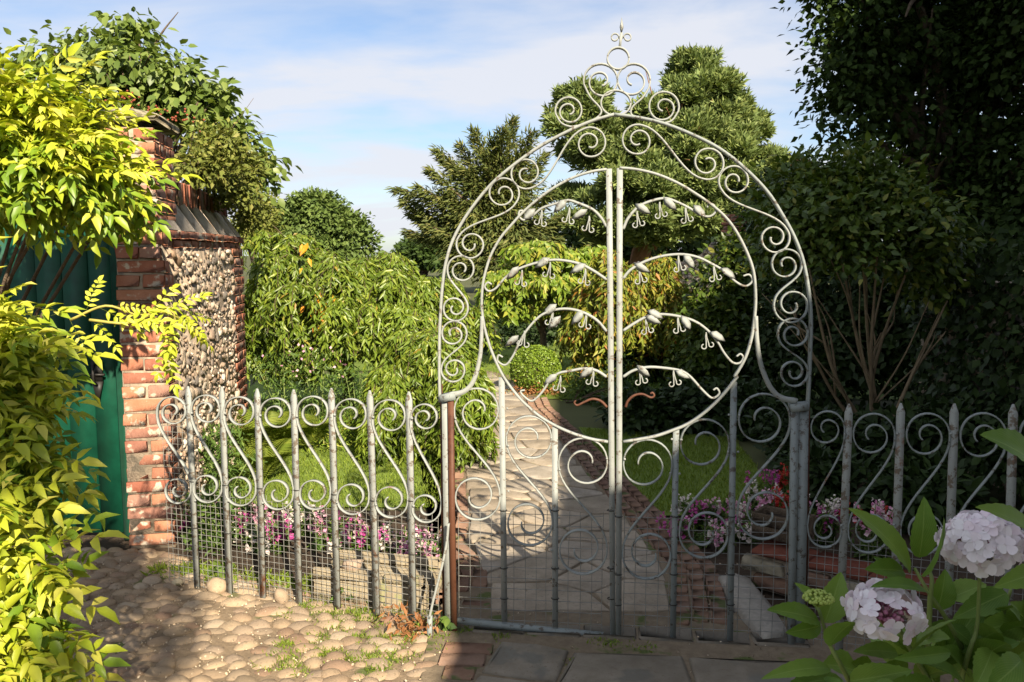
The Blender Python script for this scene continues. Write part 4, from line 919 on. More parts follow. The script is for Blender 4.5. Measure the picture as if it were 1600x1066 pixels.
# leafy tree behind the wall, top left
lb = [L(45, 98, 30, 16, 8.6), L(95, 94, 36, 24, 8.5), L(150, 82, 36, 32, 8.5), L(200, 60, 36, 32, 8.6), L(225, 110, 60, 40, 8.3), L(150, 120, 70, 40, 8.3), L(275, 130, 44, 34, 8.4), L(300, 175, 60, 40, 8.3), L(340, 152, 20, 20, 8.5), L(345, 210, 50, 40, 8.3), L(380, 240, 36, 36, 8.4), L(412, 258, 24, 22, 8.6), L(402, 290, 18, 18, 8.5), L(230, 165, 90, 40, 8.3)]
t = tree("fruit_tree", gbase(240, 8.5), lb, "broad leaved tree with small red fruit rising behind the stone capped pier", "tree", 'catalpa', 350, 12, .12, .11, OVATE, .09, 'bark', 22, 3, .62, droop=.75, spread=.6, shell=.9, wid=1.25)
mb = MB()
for q in ((188, 150), (200, 152), (210, 149), (175, 158), (250, 175), (262, 178), (275, 182), (285, 180), (300, 190), (236, 172), (215, 160), (320, 205)):
    for k in range(5): V, Fc = ico(1, 1, .05); mb.arrays(V * .011 + W(q[0], q[1], 7.75) + RNG.normal(size=3) * .035, Fc)
part(t, "fruit", mb, M['berry'], kind="stuff")
# climber over the wall top
lb = [L(335, 235, 48, 34, 6.0), L(320, 270, 40, 30, 5.8), L(360, 300, 36, 36, 6.4), L(385, 270, 26, 30, 6.6), L(390, 340, 22, 26, 7.0)]
tree("climbing_shrub", np.array((-2.75, 6.2, 0)), lb, "straggly olive shrub spilling over the top of the flint wall", "shrub", 'olive', 330, 15, .065, .05, KITE, .03, 'bark', 14, 5, .75, shell=1.0)
# far trees on the left
tree("round_tree", gbase(500, 62), [L(490, 365, 62, 58, 62), L(455, 372, 36, 40, 62), L(540, 380, 46, 42, 62), L(492, 335, 36, 28, 61), L(440, 385, 22, 26, 61)], "dense round topped tree far beyond the weeping cherry", "tree", 'oak', 520, 40, .42, .42, KITE, .35, shell=.4)
tree("olive_tree", gbase(402, 26), [L(404, 335, 24, 40, 26), L(385, 365, 24, 30, 26), L(410, 375, 18, 26, 26)], "thin brownish tree seen just past the end of the flint wall", "tree", 'olive', 240, 30, .18, .13, KITE, .1, shell=.8)
tree("distant_tree", gbase(660, 55), [L(665, 396, 36, 18, 55), L(690, 402, 34, 20, 54), L(640, 402, 24, 16, 56)], "low dark distant tree at the foot of the yew", "tree", 'lime', 260, 36, .35, .35, KITE, .3)
# yew
yb = gbase(770, 22); t = thing("yew_tree", yb, "ragged brownish yew with upswept tips left of the pine", "tree")
tm, cm = MB(), MB(); tip = [(617, 292), (650, 330), (636, 360), (683, 232), (703, 252), (741, 202), (770, 215), (802, 184), (830, 205), (850, 238), (695, 300), (715, 335), (780, 255), (822, 285), (862, 300), (880, 335), (655, 290), (665, 350), (725, 262), (760, 300), (800, 320), (840, 340), (740, 350), (690, 370), (640, 330), (815, 240), (755, 235), (870, 370), (820, 390), (780, 400), (740, 400), (700, 400), (720, 225), (785, 200), (672, 262), (630, 312)]
tube(tm, crom([yb, W(775, 420, 22), W(785, 330, 22.3), W(795, 260, 22.4)], 5), np.linspace(.38, .05, 16), 8)
for i, (px, py) in enumerate(tip):
    e = W(px, py, 22 + RNG.uniform(-1.2, .6)); hh_ = min(e[2] - .2, 1.2 + (e[2] - 1.2) * RNG.uniform(.35, .7)); b0 = np.array((yb[0] + .15, 22, max(.8, hh_))); m_ = b0 * .45 + e * .55 - np.array((0, 0, .12))
    P = crom([b0, m_, e], 8); tube(tm, P, np.linspace(.06, .012, len(P)), 5)
    k = 720; f = RNG.random(k) ** .75; idx = f * (len(P) - 1.001); i0 = idx.astype(int); C = P[i0] + (P[i0 + 1] - P[i0]) * (idx - i0)[:, None]
    wdt = (.07 + .40 * (1 - f) ** 1.3)[:, None]; off = RNG.normal(size=(k, 3)) * wdt * np.array((.8, .8, .5)); ax = unit_rows(P[i0 + 1] - P[i0])
    foliage(cm, C + off - np.array((0, 0, .05)), ax * .75 + off * 1.4 + np.array((0, 0, -.42)) + RNG.normal(size=(k, 3)) * .25, RNG.normal(size=(k, 3)) * .6 + np.array((0, -.3, .8)), RNG.uniform(.12, .24, k), SLIM, .75)
crown(cm, [L(770, 350, 75, 50, 22.4), L(800, 400, 110, 36, 22.4), L(800, 290, 34, 44, 22.3)], 170, 30, .28, .20, SLIM, shell=.9, droop=.8)
part(t, "trunk", tm, M['bark']); part(t, "crown", cm, M['yew'], kind="stuff")
# pine
env = [(95, 1082, 1112), (112, 1048, 1132), (130, 1040, 1150), (150, 1030, 1162), (175, 1015, 1178), (200, 985, 1192), (222, 970, 1208), (250, 960, 1206), (280, 900, 1185), (310, 880, 1170), (345, 890, 1180), (375, 930, 1160)]
env2 = [(135, 905, 932), (150, 884, 945), (170, 862, 958), (190, 850, 975), (212, 858, 990), (235, 880, 1000), (260, 890, 1000)]
lb = []; rp = np.random.default_rng(5)
for e_ in (env, env2):
    for (y0, xa, xb), (y1, xc, xd) in zip(e_, e_[1:]):
        wmid = (xa + xb + xc + xd) / 4; hw = ((xb - xa) + (xd - xc)) / 4; nl_ = max(2, int(hw / 13))
        for k_ in range(nl_):
            fx = (k_ + .5) / nl_ * 2 - 1 + rp.uniform(-.15, .15); rx = rp.uniform(11, 27); Yk = 28 - math.sqrt(max(0, 1 - min(1, fx * fx))) * hw / 46 + rp.uniform(-.5, 1.2)
            lb.append(L(wmid + fx * (hw - rx * rp.uniform(.1, 1.1)), rp.uniform(y0, y1) + 4, rx, rx * rp.uniform(.36, .56), Yk))
t = tree("pine_tree", gbase(1015, 28.3), lb, "big Scots pine with layered blue green crown behind the gate arch", "tree", 'pine', 2300, 24, .17, .31, TUFT, .34, 'pine_bark', 34, 8, .55, shell=.65, droop=-.45, spread=.55, up=-.15)
tree("copper_tree", gbase(1222, 34), [L(1222, 268, 26, 14, 34), L(1240, 276, 24, 12, 34)], "small patch of copper coloured tree beside the pine", "tree", 'copper', 160, 28, .22, .22)
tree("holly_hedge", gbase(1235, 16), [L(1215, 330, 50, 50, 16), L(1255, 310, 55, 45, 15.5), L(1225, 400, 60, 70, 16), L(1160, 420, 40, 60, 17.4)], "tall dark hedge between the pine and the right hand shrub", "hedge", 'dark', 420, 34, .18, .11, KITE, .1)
# tree on the right; its unseen outer crown lobes are added to block skylight
lb = [L(1315, 0, 50, 50, 9.5), L(1330, 130, 50, 50, 9.7), L(1322, 20, 56, 60, 9.5), L(1318, 100, 52, 62, 9.5), L(1335, 180, 56, 54, 9.5), L(1345, 240, 44, 36, 9.5), L(1400, 60, 90, 90, 10), L(1400, 190, 80, 90, 10), L(1480, 90, 110, 130, 10.3), L(1480, 250, 90, 90, 10.3), L(1560, 160, 100, 180, 9.6), L(1420, 300, 60, 50, 9.8), L(1560, 340, 90, 110, 9.4), L(1585, 380, 70, 70, 9.0), L(1500, 400, 70, 60, 9.4), L(1640, 60, 110, 160, 9.2), L(1640, 300, 90, 160, 9), L(1350, -60, 110, 70, 9.8), L(1500, -60, 130, 90, 10), (np.array((6.4, 6.6, 4.8)), np.array((2.0, 2.2, 2.8))), (np.array((6.6, 3.8, 5.2)), np.array((1.9, 2.0, 2.8))), (np.array((5.6, 8.4, 7.6)), np.array((2.2, 2.2, 2.2))), (np.array((6.8, 1.6, 5.0)), np.array((1.7, 1.6, 2.6)))]
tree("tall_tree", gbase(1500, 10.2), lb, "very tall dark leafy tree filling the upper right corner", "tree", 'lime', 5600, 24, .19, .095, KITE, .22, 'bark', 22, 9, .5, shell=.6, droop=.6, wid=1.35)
# shrub with bare pale stems
bx = W(1385, 500, 6.2); bx[2] = 0
lb = [L(1250, 300, 50, 44, 6.2), L(1310, 305, 60, 44, 6.0), L(1365, 310, 62, 52, 6.0), L(1290, 350, 86, 56, 5.9), L(1390, 355, 90, 56, 5.9), L(1440, 400, 54, 60, 6.0), L(1225, 390, 44, 66, 6.2), L(1330, 400, 80, 44, 5.8), L(1345, 268, 18, 28, 6.0), L(1205, 330, 26, 36, 6.4), L(1460, 450, 36, 40, 6)]
t = thing("stemmy_shrub", bx, "dark shaded shrub with bare pale branching stems right of the gate", "shrub")
tm = MB(); rs = np.random.default_rng(4)
def stems_to(tm, b, targets, r0):
    for q in targets:
        e = W(*q); m_ = b * .5 + e * .5 + np.append(rs.normal(size=2) * .10, 0) - np.array((0, 0, .08)); P = crom([b + np.append(rs.normal(size=2) * .08, 0), m_, e], 6); tube(tm, P, np.linspace(r0, r0 * .28, len(P)), 5)
        for k in range(3):
            i = 4 + k * 2; e2 = P[i] + (e - P[i]) * .7 + rs.normal(size=3) * .16; tube(tm, crom([P[i], (P[i] + e2) / 2 + rs.normal(size=3) * .03, e2], 4), np.linspace(r0 * .45, r0 * .14, 9), 4)
stems_to(tm, bx, [(1262, 410, 5.8), (1310, 380, 5.7), (1372, 380, 5.7), (1425, 400, 5.7), (1480, 470, 5.8), (1345, 350, 5.8), (1235, 480, 5.9)], .022)
part(t, "stem", tm, M['pale_bark'], smooth=True); clump_thing(t, lb, 760, 15, .10, .068, M['laurel'], OVATE, shell=.45, wid=1.0)
# glossy shrub catching the sun
tree("glossy_shrub", gbase(1140, 9.4), [L(1150, 410, 34, 36, 9.4), L(1130, 460, 44, 46, 9.3), L(1120, 530, 50, 60, 9.2), L(1160, 520, 44, 90, 9.6), L(1095, 575, 40, 50, 9.2), L(1170, 590, 60, 60, 9.6), L(1120, 600, 60, 36, 9.4)], "glossy leaved shrub catching sun behind the right gate leaf", "shrub", 'laurel', 760, 15, .10, .085, OVATE, .04, 'bark', 12, 12, .5, shell=.45)
# dark undergrowth behind everything
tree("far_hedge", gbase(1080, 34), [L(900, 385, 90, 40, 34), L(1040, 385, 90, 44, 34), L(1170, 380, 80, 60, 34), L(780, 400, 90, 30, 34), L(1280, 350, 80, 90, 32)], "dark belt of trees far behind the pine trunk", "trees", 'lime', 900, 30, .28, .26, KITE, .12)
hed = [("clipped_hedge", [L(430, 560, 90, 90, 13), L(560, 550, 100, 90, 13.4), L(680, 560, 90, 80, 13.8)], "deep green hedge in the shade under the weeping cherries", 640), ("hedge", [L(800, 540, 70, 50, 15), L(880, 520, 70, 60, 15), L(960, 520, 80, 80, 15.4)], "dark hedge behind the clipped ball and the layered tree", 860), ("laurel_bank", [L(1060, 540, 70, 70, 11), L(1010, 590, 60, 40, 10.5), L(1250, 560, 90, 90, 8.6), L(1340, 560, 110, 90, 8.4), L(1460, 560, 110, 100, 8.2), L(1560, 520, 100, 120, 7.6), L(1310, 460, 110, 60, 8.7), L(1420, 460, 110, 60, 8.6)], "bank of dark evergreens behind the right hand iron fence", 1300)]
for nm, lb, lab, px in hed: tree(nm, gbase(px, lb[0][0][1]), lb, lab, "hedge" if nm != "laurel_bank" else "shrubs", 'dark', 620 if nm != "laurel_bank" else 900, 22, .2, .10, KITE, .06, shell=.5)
# layered yellow-green tree
def weeping(name, base, r0, domes, nst, rng_len, label, mat, lsz, step, zmin, seed, tmpl=SLIM, wid=1.05, per=2, out=.35, cat="tree", bark='bark', nlimb=16, twig=True):
    t = thing(name, base, label, cat); tm, cm = MB(), MB(); rs = np.random.default_rng(seed); base = np.asarray(base, float)
    limbs(tm, base, domes, r0, nlimb, seed, .62)
    Cs, D, Ns = [], [], []
    wt_ = np.array([d[1][0] * d[1][2] for d in domes]); wt_ /= wt_.sum()
    for i in range(nst):
        c, rr = domes[rs.choice(len(domes), p=wt_)]; v = rs.normal(size=3); v[2] = abs(v[2]) * 1.0; v /= np.linalg.norm(v); s = c + rr * v * (1 - .45 * rs.random() ** 1.6)
        hv = v * np.array((1, 1, 0)); hv = hv / (np.linalg.norm(hv) + 1e-6); Ln = rs.uniform(*rng_len); Ln = min(Ln, max(.12, s[2] - zmin - rs.uniform(0, .35))); k = max(4, int(Ln / step)); u = np.linspace(0, 1, k)
        P = s + hv * (out * Ln * (u - .45 * u * u))[:, None] + np.array((0, 0, 1)) * ((.12 * Ln * u - 1.08 * Ln * u * u ** .35))[:, None] + np.cumsum(rs.normal(size=(k, 3)) * .004, 0)
        if twig and i % 3 == 0: tube(tm, P[::max(1, k // 6)], .0035, 3, False)
        T = np.gradient(P, axis=0); T /= np.linalg.norm(T, axis=1)[:, None] + 1e-9
        for q in range(per):
            sd = rs.normal(size=(k, 3)) * .72; sd[:, 2] *= .4
            Cs.append(P + rs.normal(size=(k, 3)) * .006); D.append(T * .35 + sd + hv * .15 + np.array((0, 0, -.62))); Ns.append(hv * .8 + rs.normal(size=(k, 3)) * .5 + np.array((0, 0, .35)))
    C, D, Ns = np.concatenate(Cs), np.concatenate(D), np.concatenate(Ns); foliage(cm, C, D, Ns, lsz * RNG.uniform(.7, 1.2, len(C)), tmpl, wid)
    part(t, "trunk", tm, M[bark]); part(t, "crown", cm, M[mat], kind="stuff"); return t, domes
CH = (np.array([(0, 0, 0), (.35, .20, .05), (1, 0, -.14), (.35, -.20, .05)]), np.array([(0, 2, 1), (0, 3, 2)]))
rw = np.random.default_rng(77); lw_ = []
for px, py, n_ in ((460, 385, 5), (430, 420, 6), (490, 415, 7), (540, 430, 7), (590, 435, 7), (640, 440, 6), (680, 450, 4), (410, 470, 6), (460, 470, 7), (520, 480, 8), (580, 485, 7), (640, 490, 6), (400, 530, 4), (435, 535, 4), (505, 540, 3), (690, 500, 3)):
    for k in range(n_): lw_.append(L(px + rw.normal() * 20, py + rw.normal() * 14, rw.uniform(14, 30), rw.uniform(10, 20), 8.3 + rw.normal() * .25 - .25 * (py > 460)))
tw, _ = weeping("weeping_cherry", gbase(540, 8.6), .055, lw_, 4400, (.14, .5), "large weeping cherry with an amber spray left of the gate", 'cherry', .085, .030, .35, 21, CH, .74, 2, .75)
mb = MB()
for q, n_ in (((497, 480), 26), ((505, 498), 22), ((476, 395), 6), ((520, 470), 5), ((492, 470), 10)):
    P = np.array([W(q[0] + RNG.normal() * 7, q[1] + RNG.normal() * 9, 7.55) for _ in range(n_)]); foliage(mb, P, RNG.normal(size=(n_, 3)) * .4 + np.array((0, -.1, -1)), RNG.normal(size=(n_, 3)) * .4 + np.array((0, -1, .3)), RNG.uniform(.07, .11, n_), CH, 1.1)
part(tw, "amber_foliage", mb, M['amber'], kind="stuff", label="patch of amber autumn leaves")
lw_ = []
for px, py, n_ in ((650, 545, 4), (690, 540, 4), (720, 560, 3), (640, 590, 5), (680, 590, 5), (715, 600, 3), (610, 640, 4), (655, 640, 5), (700, 640, 4), (735, 650, 2), (625, 680, 4), (680, 690, 4), (725, 690, 2)):
    for k in range(n_): lw_.append(L(px + rw.normal() * 15, py + rw.normal() * 12, rw.uniform(12, 24), rw.uniform(10, 18), 6.5 + rw.normal() * .2 - .15 * (py > 600)))
weeping("weeping_cherry", gbase(672, 6.7), .04, lw_, 2300, (.15, .5), "low weeping cherry trailing to the ground beside the path", 'cherry', .080, .028, .03, 22, CH, .74, 2, .6)
weeping("layered_tree", gbase(846, 11.3), .05, [L(840, 390, 50, 16, 11.2), L(870, 405, 60, 18, 11.4), L(795, 432, 44, 14, 11), L(850, 440, 80, 18, 11.2), L(900, 440, 44, 18, 11.2), L(790, 480, 40, 16, 11), L(840, 478, 56, 18, 11.3), L(900, 475, 40, 18, 11.2), L(770, 455, 22, 14, 11), L(930, 400, 36, 18, 11.6)], 900, (.08, .24), "small layered tree with yellow green drooping leaves behind the clipped ball", 'cherry_gold', .13, .035, .7, 23, CH, 1.0, 2, .8)
lw_ = []
for px, py, n_ in ((1010, 430, 5), (960, 440, 4), (1055, 445, 4), (920, 465, 4), (985, 470, 4), (1040, 490, 4), (900, 500, 3), (950, 520, 4), (1070, 500, 3), (910, 560, 3), (1020, 560, 3), (960, 590, 2)):
    for k in range(n_): lw_.append(L(px + rw.normal() * 14, py + rw.normal() * 12, rw.uniform(12, 26), rw.uniform(9, 18), 10.2 + rw.normal() * .25))
weeping("autumn_tree", gbase(1000, 10.3), .05, lw_, 1150, (.25, .85), "weeping tree turning orange behind the middle of the gate", 'autumn', .105, .038, .3, 24, CH, .85, 2, .45)
tree("young_shrub", gbase(885, 8.9), [L(915, 615, 24, 40, 9.0), L(935, 640, 26, 30, 8.9), L(1000, 640, 50, 44, 8.6)], "fine leaved young shrub on the grass right of the path", "shrub", 'herb', 260, 18, .07, .055, SLIM, .02, shell=.8)
# clipped ball
bc = W(836, 576, 9.5); bb = gbase(836, 9.5); t = thing("clipped_ball", bb, "round clipped box ball standing on the grass beside the path", "topiary")
mb = MB(); n_ = 7500; v = rdir(n_); r_ = np.array((.285, .285, .26)); foliage(mb, bc + v * r_ * (1 - .10 * RNG.random(n_) ** 2)[:, None] * (1 + .03 * np.sin(v[:, 0:1] * 9) * np.cos(v[:, 2:3] * 8)), v * .6 + rdir(n_) * .8 + np.array((0, 0, .25)), v + rdir(n_) * .6, RNG.uniform(.018, .034, n_), KITE, 1.2)
part(t, "crown", mb, M['box'], kind="stuff"); mb = MB(); tube(mb, [bb, bc], [.04, .03], 8)
for k in range(40): e = bc + rdir(1)[0] * r_ * .8; tube(mb, crom([bb + np.append(RNG.normal(size=2) * .04, .02), (bb + e) / 2 + RNG.normal(size=3) * .03, e], 3), .006, 4)
part(t, "trunk", mb, M['bark'])
mb = MB(); P = np.stack([bb[0] + RNG.normal(size=500) * .13, bb[1] - .12 + RNG.normal(size=500) * .1, np.abs(RNG.normal(size=500)) * .06], 1); foliage(mb, P, rdir(500), rdir(500), .04, KITE); part(t, "fallen_leaves", mb, M['dead'], kind="stuff")

for i, (lb, lab) in enumerate((([L(1000, 650, 50, 34, 7.5), L(1060, 645, 44, 36, 7.6)], "low dark bush at the back of the shaded lawn, next to the path"), ([L(1130, 645, 50, 44, 7.5), L(1190, 650, 46, 44, 7.2)], "low dark bush at the back of the shaded lawn, below the glossy shrub"), ([L(1260, 690, 60, 46, 6.2), L(1330, 700, 60, 46, 6.1)], "dark leafy bush behind the first shaded pickets right of the gate"), ([L(1420, 700, 64, 56, 5.6), L(1500, 700, 60, 60, 5.4), L(1580, 720, 60, 60, 5.2)], "dark leafy bush behind the shaded pickets at the right edge"), ([L(1290, 760, 40, 34, 5.2), L(1440, 780, 60, 40, 4.8)], "dark foliage plant among the red flowers behind the shaded fence"))):
    tree("bush", gbase(lb[0][0][0] / lb[0][0][1] * F_PX + CX, lb[0][0][1]), lb, lab, "bush", 'dark', 210, 16, .09, .085, OVATE, .02, 'bark', 6, 50 + i, .5, "dark bushes in the right bed", shell=.7)
# ivy covered wall on the right
A, B = np.array((3.3, 6.6, 0)), np.array((3.6, 3.2, 0)); t_ = unit(B - A); n_ = np.array((-t_[1], t_[0], 0)); n_ = n_ if n_[0] < 0 else -n_
iw = thing("ivy_wall", (A + B) / 2, "shaded old wall almost hidden under dark ivy at the right edge", "wall"); mb = MB(); box(mb, (A + B) / 2 - n_ * .15 + np.array((0, 0, .70)), t_ * 1.75, n_ * .14, (0, 0, .71)); part(iw, "wall", mb, M['mortar'])
rest = MB()
for i in range(900):
    c = A + (B - A) * RNG.random() + np.array((0, 0, RNG.uniform(.05, 1.35))); me, V, Fc = fl_me[i % 4]; rest.arrays(V * np.array((.03, .045, .035)) + c - n_ * .012, Fc)
part(iw, "flints", rest, M['flint'], kind="stuff")
mb = MB(); N = 6000; cl = 260; cc = np.stack([RNG.random(cl), RNG.uniform(.25, 1.65, cl)], 1); w_ = RNG.integers(0, cl, N); u = np.clip(cc[w_, 0] + RNG.normal(size=N) * .05, 0, 1); z = np.clip(cc[w_, 1] + RNG.normal(size=N) * .14, .15, 2.5)
P = A + (B - A) * u[:, None] + n_ * np.abs(RNG.normal(size=N) * .06)[:, None]; P[:, 2] = z
foliage(mb, P, RNG.normal(size=(N, 3)) * .5 + np.array((0, 0, -.6)) + n_ * .4, n_ + RNG.normal(size=(N, 3)) * .4 + np.array((0, 0, .3)), RNG.uniform(.05, .09, N), KITE, 1.6)
part(iw, "ivy", mb, M['dark'], kind="stuff")

# ---- ferns and border perennials left of the lawn
def fern(base, L0, nfr, label):
    t = thing("fern", base, label, "fern", "ferns at the foot of the flint wall")
    for k in range(nfr):
        a_ = k / nfr * 6.283 + RNG.uniform(-.3, .3); u = np.linspace(0, 1, 16); Ln = L0 * RNG.uniform(.8, 1.15); P = base + np.stack([np.cos(a_) * Ln * .62 * u ** 1.2, np.sin(a_) * Ln * .62 * u ** 1.2, Ln * (1.0 * u - .45 * u ** 2.4)], 1); mb = MB(); tube(mb, P, np.linspace(.004, .001, 16), 3, False)
        T = unit_rows(np.gradient(P, axis=0)); sd = unit_rows(np.cross(T, (0, 0, 1))); up_ = np.cross(sd, T)
        for s_ in (-1, 1):
            for h_ in (0, .5):
                Q = P[2:-1] * (1 - h_) + P[3:] * h_; foliage(mb, Q, sd[2:-1] * s_ + T[2:-1] * .35, up_[2:-1], Ln * .26 * np.sin(np.linspace(.5, 3.0, 13)) + .01, SLIM, .26)
        part(t, "frond", mb, M['fern'])
for q, L0, nf, lb_ in (((395, 700, 6.2), .62, 12, "tall yellow green fern close against the end of the flint wall"), ((435, 690, 6.5), .55, 11, "arching fern between the wall fern and the weeping cherry"), ((480, 700, 6.6), .48, 10, "small fern in front of the weeping cherry stems"), ((412, 740, 5.7), .42, 9, "low fern at the corner of the lawn near the wall")): b_ = W(*q); b_[2] = 0; fern(b_, L0, nf, lb_)
def bushy(name, base, r, h, n, mat, label, cat, sz=.04, tmpl=KITE, fl=None, nf=0, group=None):
    t = thing(name, base, label, cat, group); base = np.asarray(base, float); mb = MB()
    for k in range(9): e = base + np.append(RNG.normal(size=2) * r * .5, h * RNG.uniform(.6, 1)); tube(mb, [base + np.append(RNG.normal(size=2) * .02, 0), (base + e) / 2, e], [.005, .004, .002], 4)
    part(t, "stem", mb, M['stem']); mb = MB(); P = base + np.stack([RNG.normal(size=n) * r * .5, RNG.normal(size=n) * r * .5, h * RNG.random(n) ** .8], 1); foliage(mb, P, rdir(n) * .7 + np.array((0, 0, .5)), rdir(n) + np.array((0, -.2, .8)), sz * RNG.uniform(.6, 1.3, n), tmpl); part(t, "foliage", mb, M[mat], kind="stuff")
    if fl:
        mb = MB(); P = base + np.stack([RNG.normal(size=nf) * r * .5, RNG.normal(size=nf) * r * .5, h * RNG.uniform(.7, 1.1, nf)], 1); foliage(mb, P, rdir(nf), rdir(nf) + np.array((0, -.5, .6)), .03, KITE, 1.5); part(t, "blossom", mb, M[fl], kind="stuff")
    return t
for q, r, h, mt, lb_, fl in (((500, 660, 7.4), .32, .75, 'herb', "leafy perennial with faint pink flowers under the weeping cherry", 'pink'), ((560, 680, 7.2), .30, .6, 'herb', "leafy perennial beside the pink flowered one under the cherry", None), ((445, 640, 7.6), .3, .7, 'herb', "tall green perennial behind the arching fern", None), ((520, 705, 6.75), .24, .22, 'cherry_gold', "low lime green mound at the back edge of the left lawn", None), ((345, 720, 5.2), .16, .50, 'herb', "green weed growing against the foot of the flint wall", None), ((330, 860, 4.35), .12, .34, 'herb', "low green plant behind the first fence picket", None)):
    b_ = W(*q); b_[2] = 0; bushy("border_plant", b_, r, h, 900, mt, lb_, "plant", .05, SLIM, fl, 60)
# ---- snapdragons
def snap(base, h, mat, label, group, seed):
    rs = np.random.default_rng(seed); t = thing("snapdragon", base, label, "snapdragon", group); base = np.asarray(base, float); fm, sm = MB(), MB(); heads = []
    for k in range(rs.integers(4, 7)):
        e = base + np.append(rs.normal(size=2) * .055, h * rs.uniform(.75, 1.08)); P = crom([base + np.append(rs.normal(size=2) * .015, 0), (base + e) / 2 + rs.normal(size=3) * .015, e], 4); tube(sm, P, np.linspace(.004, .002, len(P)), 4); heads.append(e)
        n_ = 40; u = rs.random(n_) * .8; C = P[(u * (len(P) - 1)).astype(int)]; foliage(fm, C, rs.normal(size=(n_, 3)) * .7 + np.array((0, 0, .35)), rs.normal(size=(n_, 3)) * .4 + np.array((0, 0, 1)), rs.uniform(.03, .06, n_), SLIM, 1.1)
    part(t, "stem", sm, M['stem']); part(t, "foliage", fm, M['herb'], kind="stuff")
    for e in heads:
        bm_ = MB(); n_ = rs.integers(8, 15); a_ = rs.uniform(0, 6.28, n_); zz_ = np.linspace(0, -.085, n_); C = e + np.stack([np.cos(a_) * .012, np.sin(a_) * .012, zz_], 1); D = np.stack([np.cos(a_), np.sin(a_), np.full(n_, .1)], 1)
        for up_, sg in ((.7, 1), (-.5, 1), (.1, .8)): foliage(bm_, C, D + np.array((0, 0, up_)) + rs.normal(size=(n_, 3)) * .2, rs.normal(size=(n_, 3)) * .3 + np.array((0, 0, 1)), .029 * sg * np.linspace(.55, 1.1, n_), KITE, 1.9)
        part(t, "blossom", bm_, M[mat])
ORD = ["first", "second", "third", "fourth", "fifth", "sixth", "seventh"]
pkx = [293, 347, 403, 459, 519, 580, 640]; CN = {"pink": "pink", "magenta": "deep magenta", "white": "creamy white", "red": "dark red"}
for i, (gap, mt, dx, dY, ytop) in enumerate([(1, 'magenta', .55, 0, 815), (1, 'pink', .85, .15, 800), (2, 'magenta', .25, 0, 822), (2, 'pink', .6, .2, 788), (2, 'white', .85, -.05, 830), (3, 'pink', .3, .1, 792), (3, 'magenta', .55, -.1, 812), (3, 'white', .15, -.15, 838), (3, 'red', .85, .25, 800), (4, 'white', .3, .2, 782), (4, 'pink', .65, .0, 796), (4, 'magenta', .9, .15, 820), (5, 'white', .15, -.1, 835), (5, 'pink', .55, .1, 806), (5, 'magenta', .85, 0, 818), (6, 'white', .3, .15, 822), (6, 'pink', .75, 0, 826), (7, 'magenta', .35, .15, 832), (7, 'pink', .7, 0, 828), (7, 'white', .95, .1, 840)]):
    xa = pkx[gap - 1]; xb = pkx[gap] if gap < 7 else 690; px = xa + (xb - xa) * dx; Y = 4.55 - (px - 372) / 318 * .42 + dY; b_ = W(px, ytop, Y); h = max(.14, b_[2]); b_[2] = 0
    where = f"seen between the {ORD[gap - 1]} and {ORD[gap]} pickets of the sunlit fence" if gap < 7 else "seen between the last sunlit picket and the gate post"
    snap(b_, h, mt if mt != 'red' else 'pale', f"{CN[mt] if mt != 'red' else 'pale blush'} snapdragon {where}", "snapdragons behind the left fence", 300 + i)
rsn = [(1068, 840, 4.5, 'magenta', 2, 0), (1080, 812, 4.8, 'white', 2, 1), (1092, 800, 4.75, 'magenta', 2, 1), (1100, 830, 4.45, 'pink', 2, 0), (1118, 800, 4.8, 'pink', 2, 1), (1128, 850, 4.4, 'white', 2, 0), (1150, 800, 4.55, 'magenta', 3, 0), (1162, 770, 4.8, 'pink', 3, 1), (1172, 790, 4.5, 'white', 3, 0), (1184, 748, 4.9, 'white', 3, 1), (1196, 765, 4.6, 'pink', 3, 0), (1204, 735, 5.0, 'magenta', 3, 1), (1226, 725, 5.0, 'red', 3, 1), (1216, 765, 4.6, 'red', 3, 0), (1262, 775, 4.6, 'pink', 4, 0), (1280, 770, 4.5, 'white', 4, 0), (1300, 790, 4.5, 'magenta', 4, 0), (1348, 772, 4.3, 'red', 5, 0), (1366, 790, 4.1, 'pink', 5, 0), (1385, 790, 4.2, 'white', 5, 0)]
wh = {2: "beyond the right gate leaf's uprights", 3: "by the right gate leaf's hinge stile", 4: "just right of the right gate post", 5: "between the first and second pickets of the shaded fence"}
for i, (px, py, Y, mt, gp_, bk) in enumerate(rsn):
    b_ = W(px, py, Y); h = max(.16, b_[2]); b_[2] = 0
    snap(b_, h, mt, f"{'white' if mt == 'white' else CN[mt]} snapdragon {'in the back row ' if bk else 'in the front row ' if gp_ < 4 else ''}{wh[gp_]}", "snapdragons in the right bed", 400 + i)
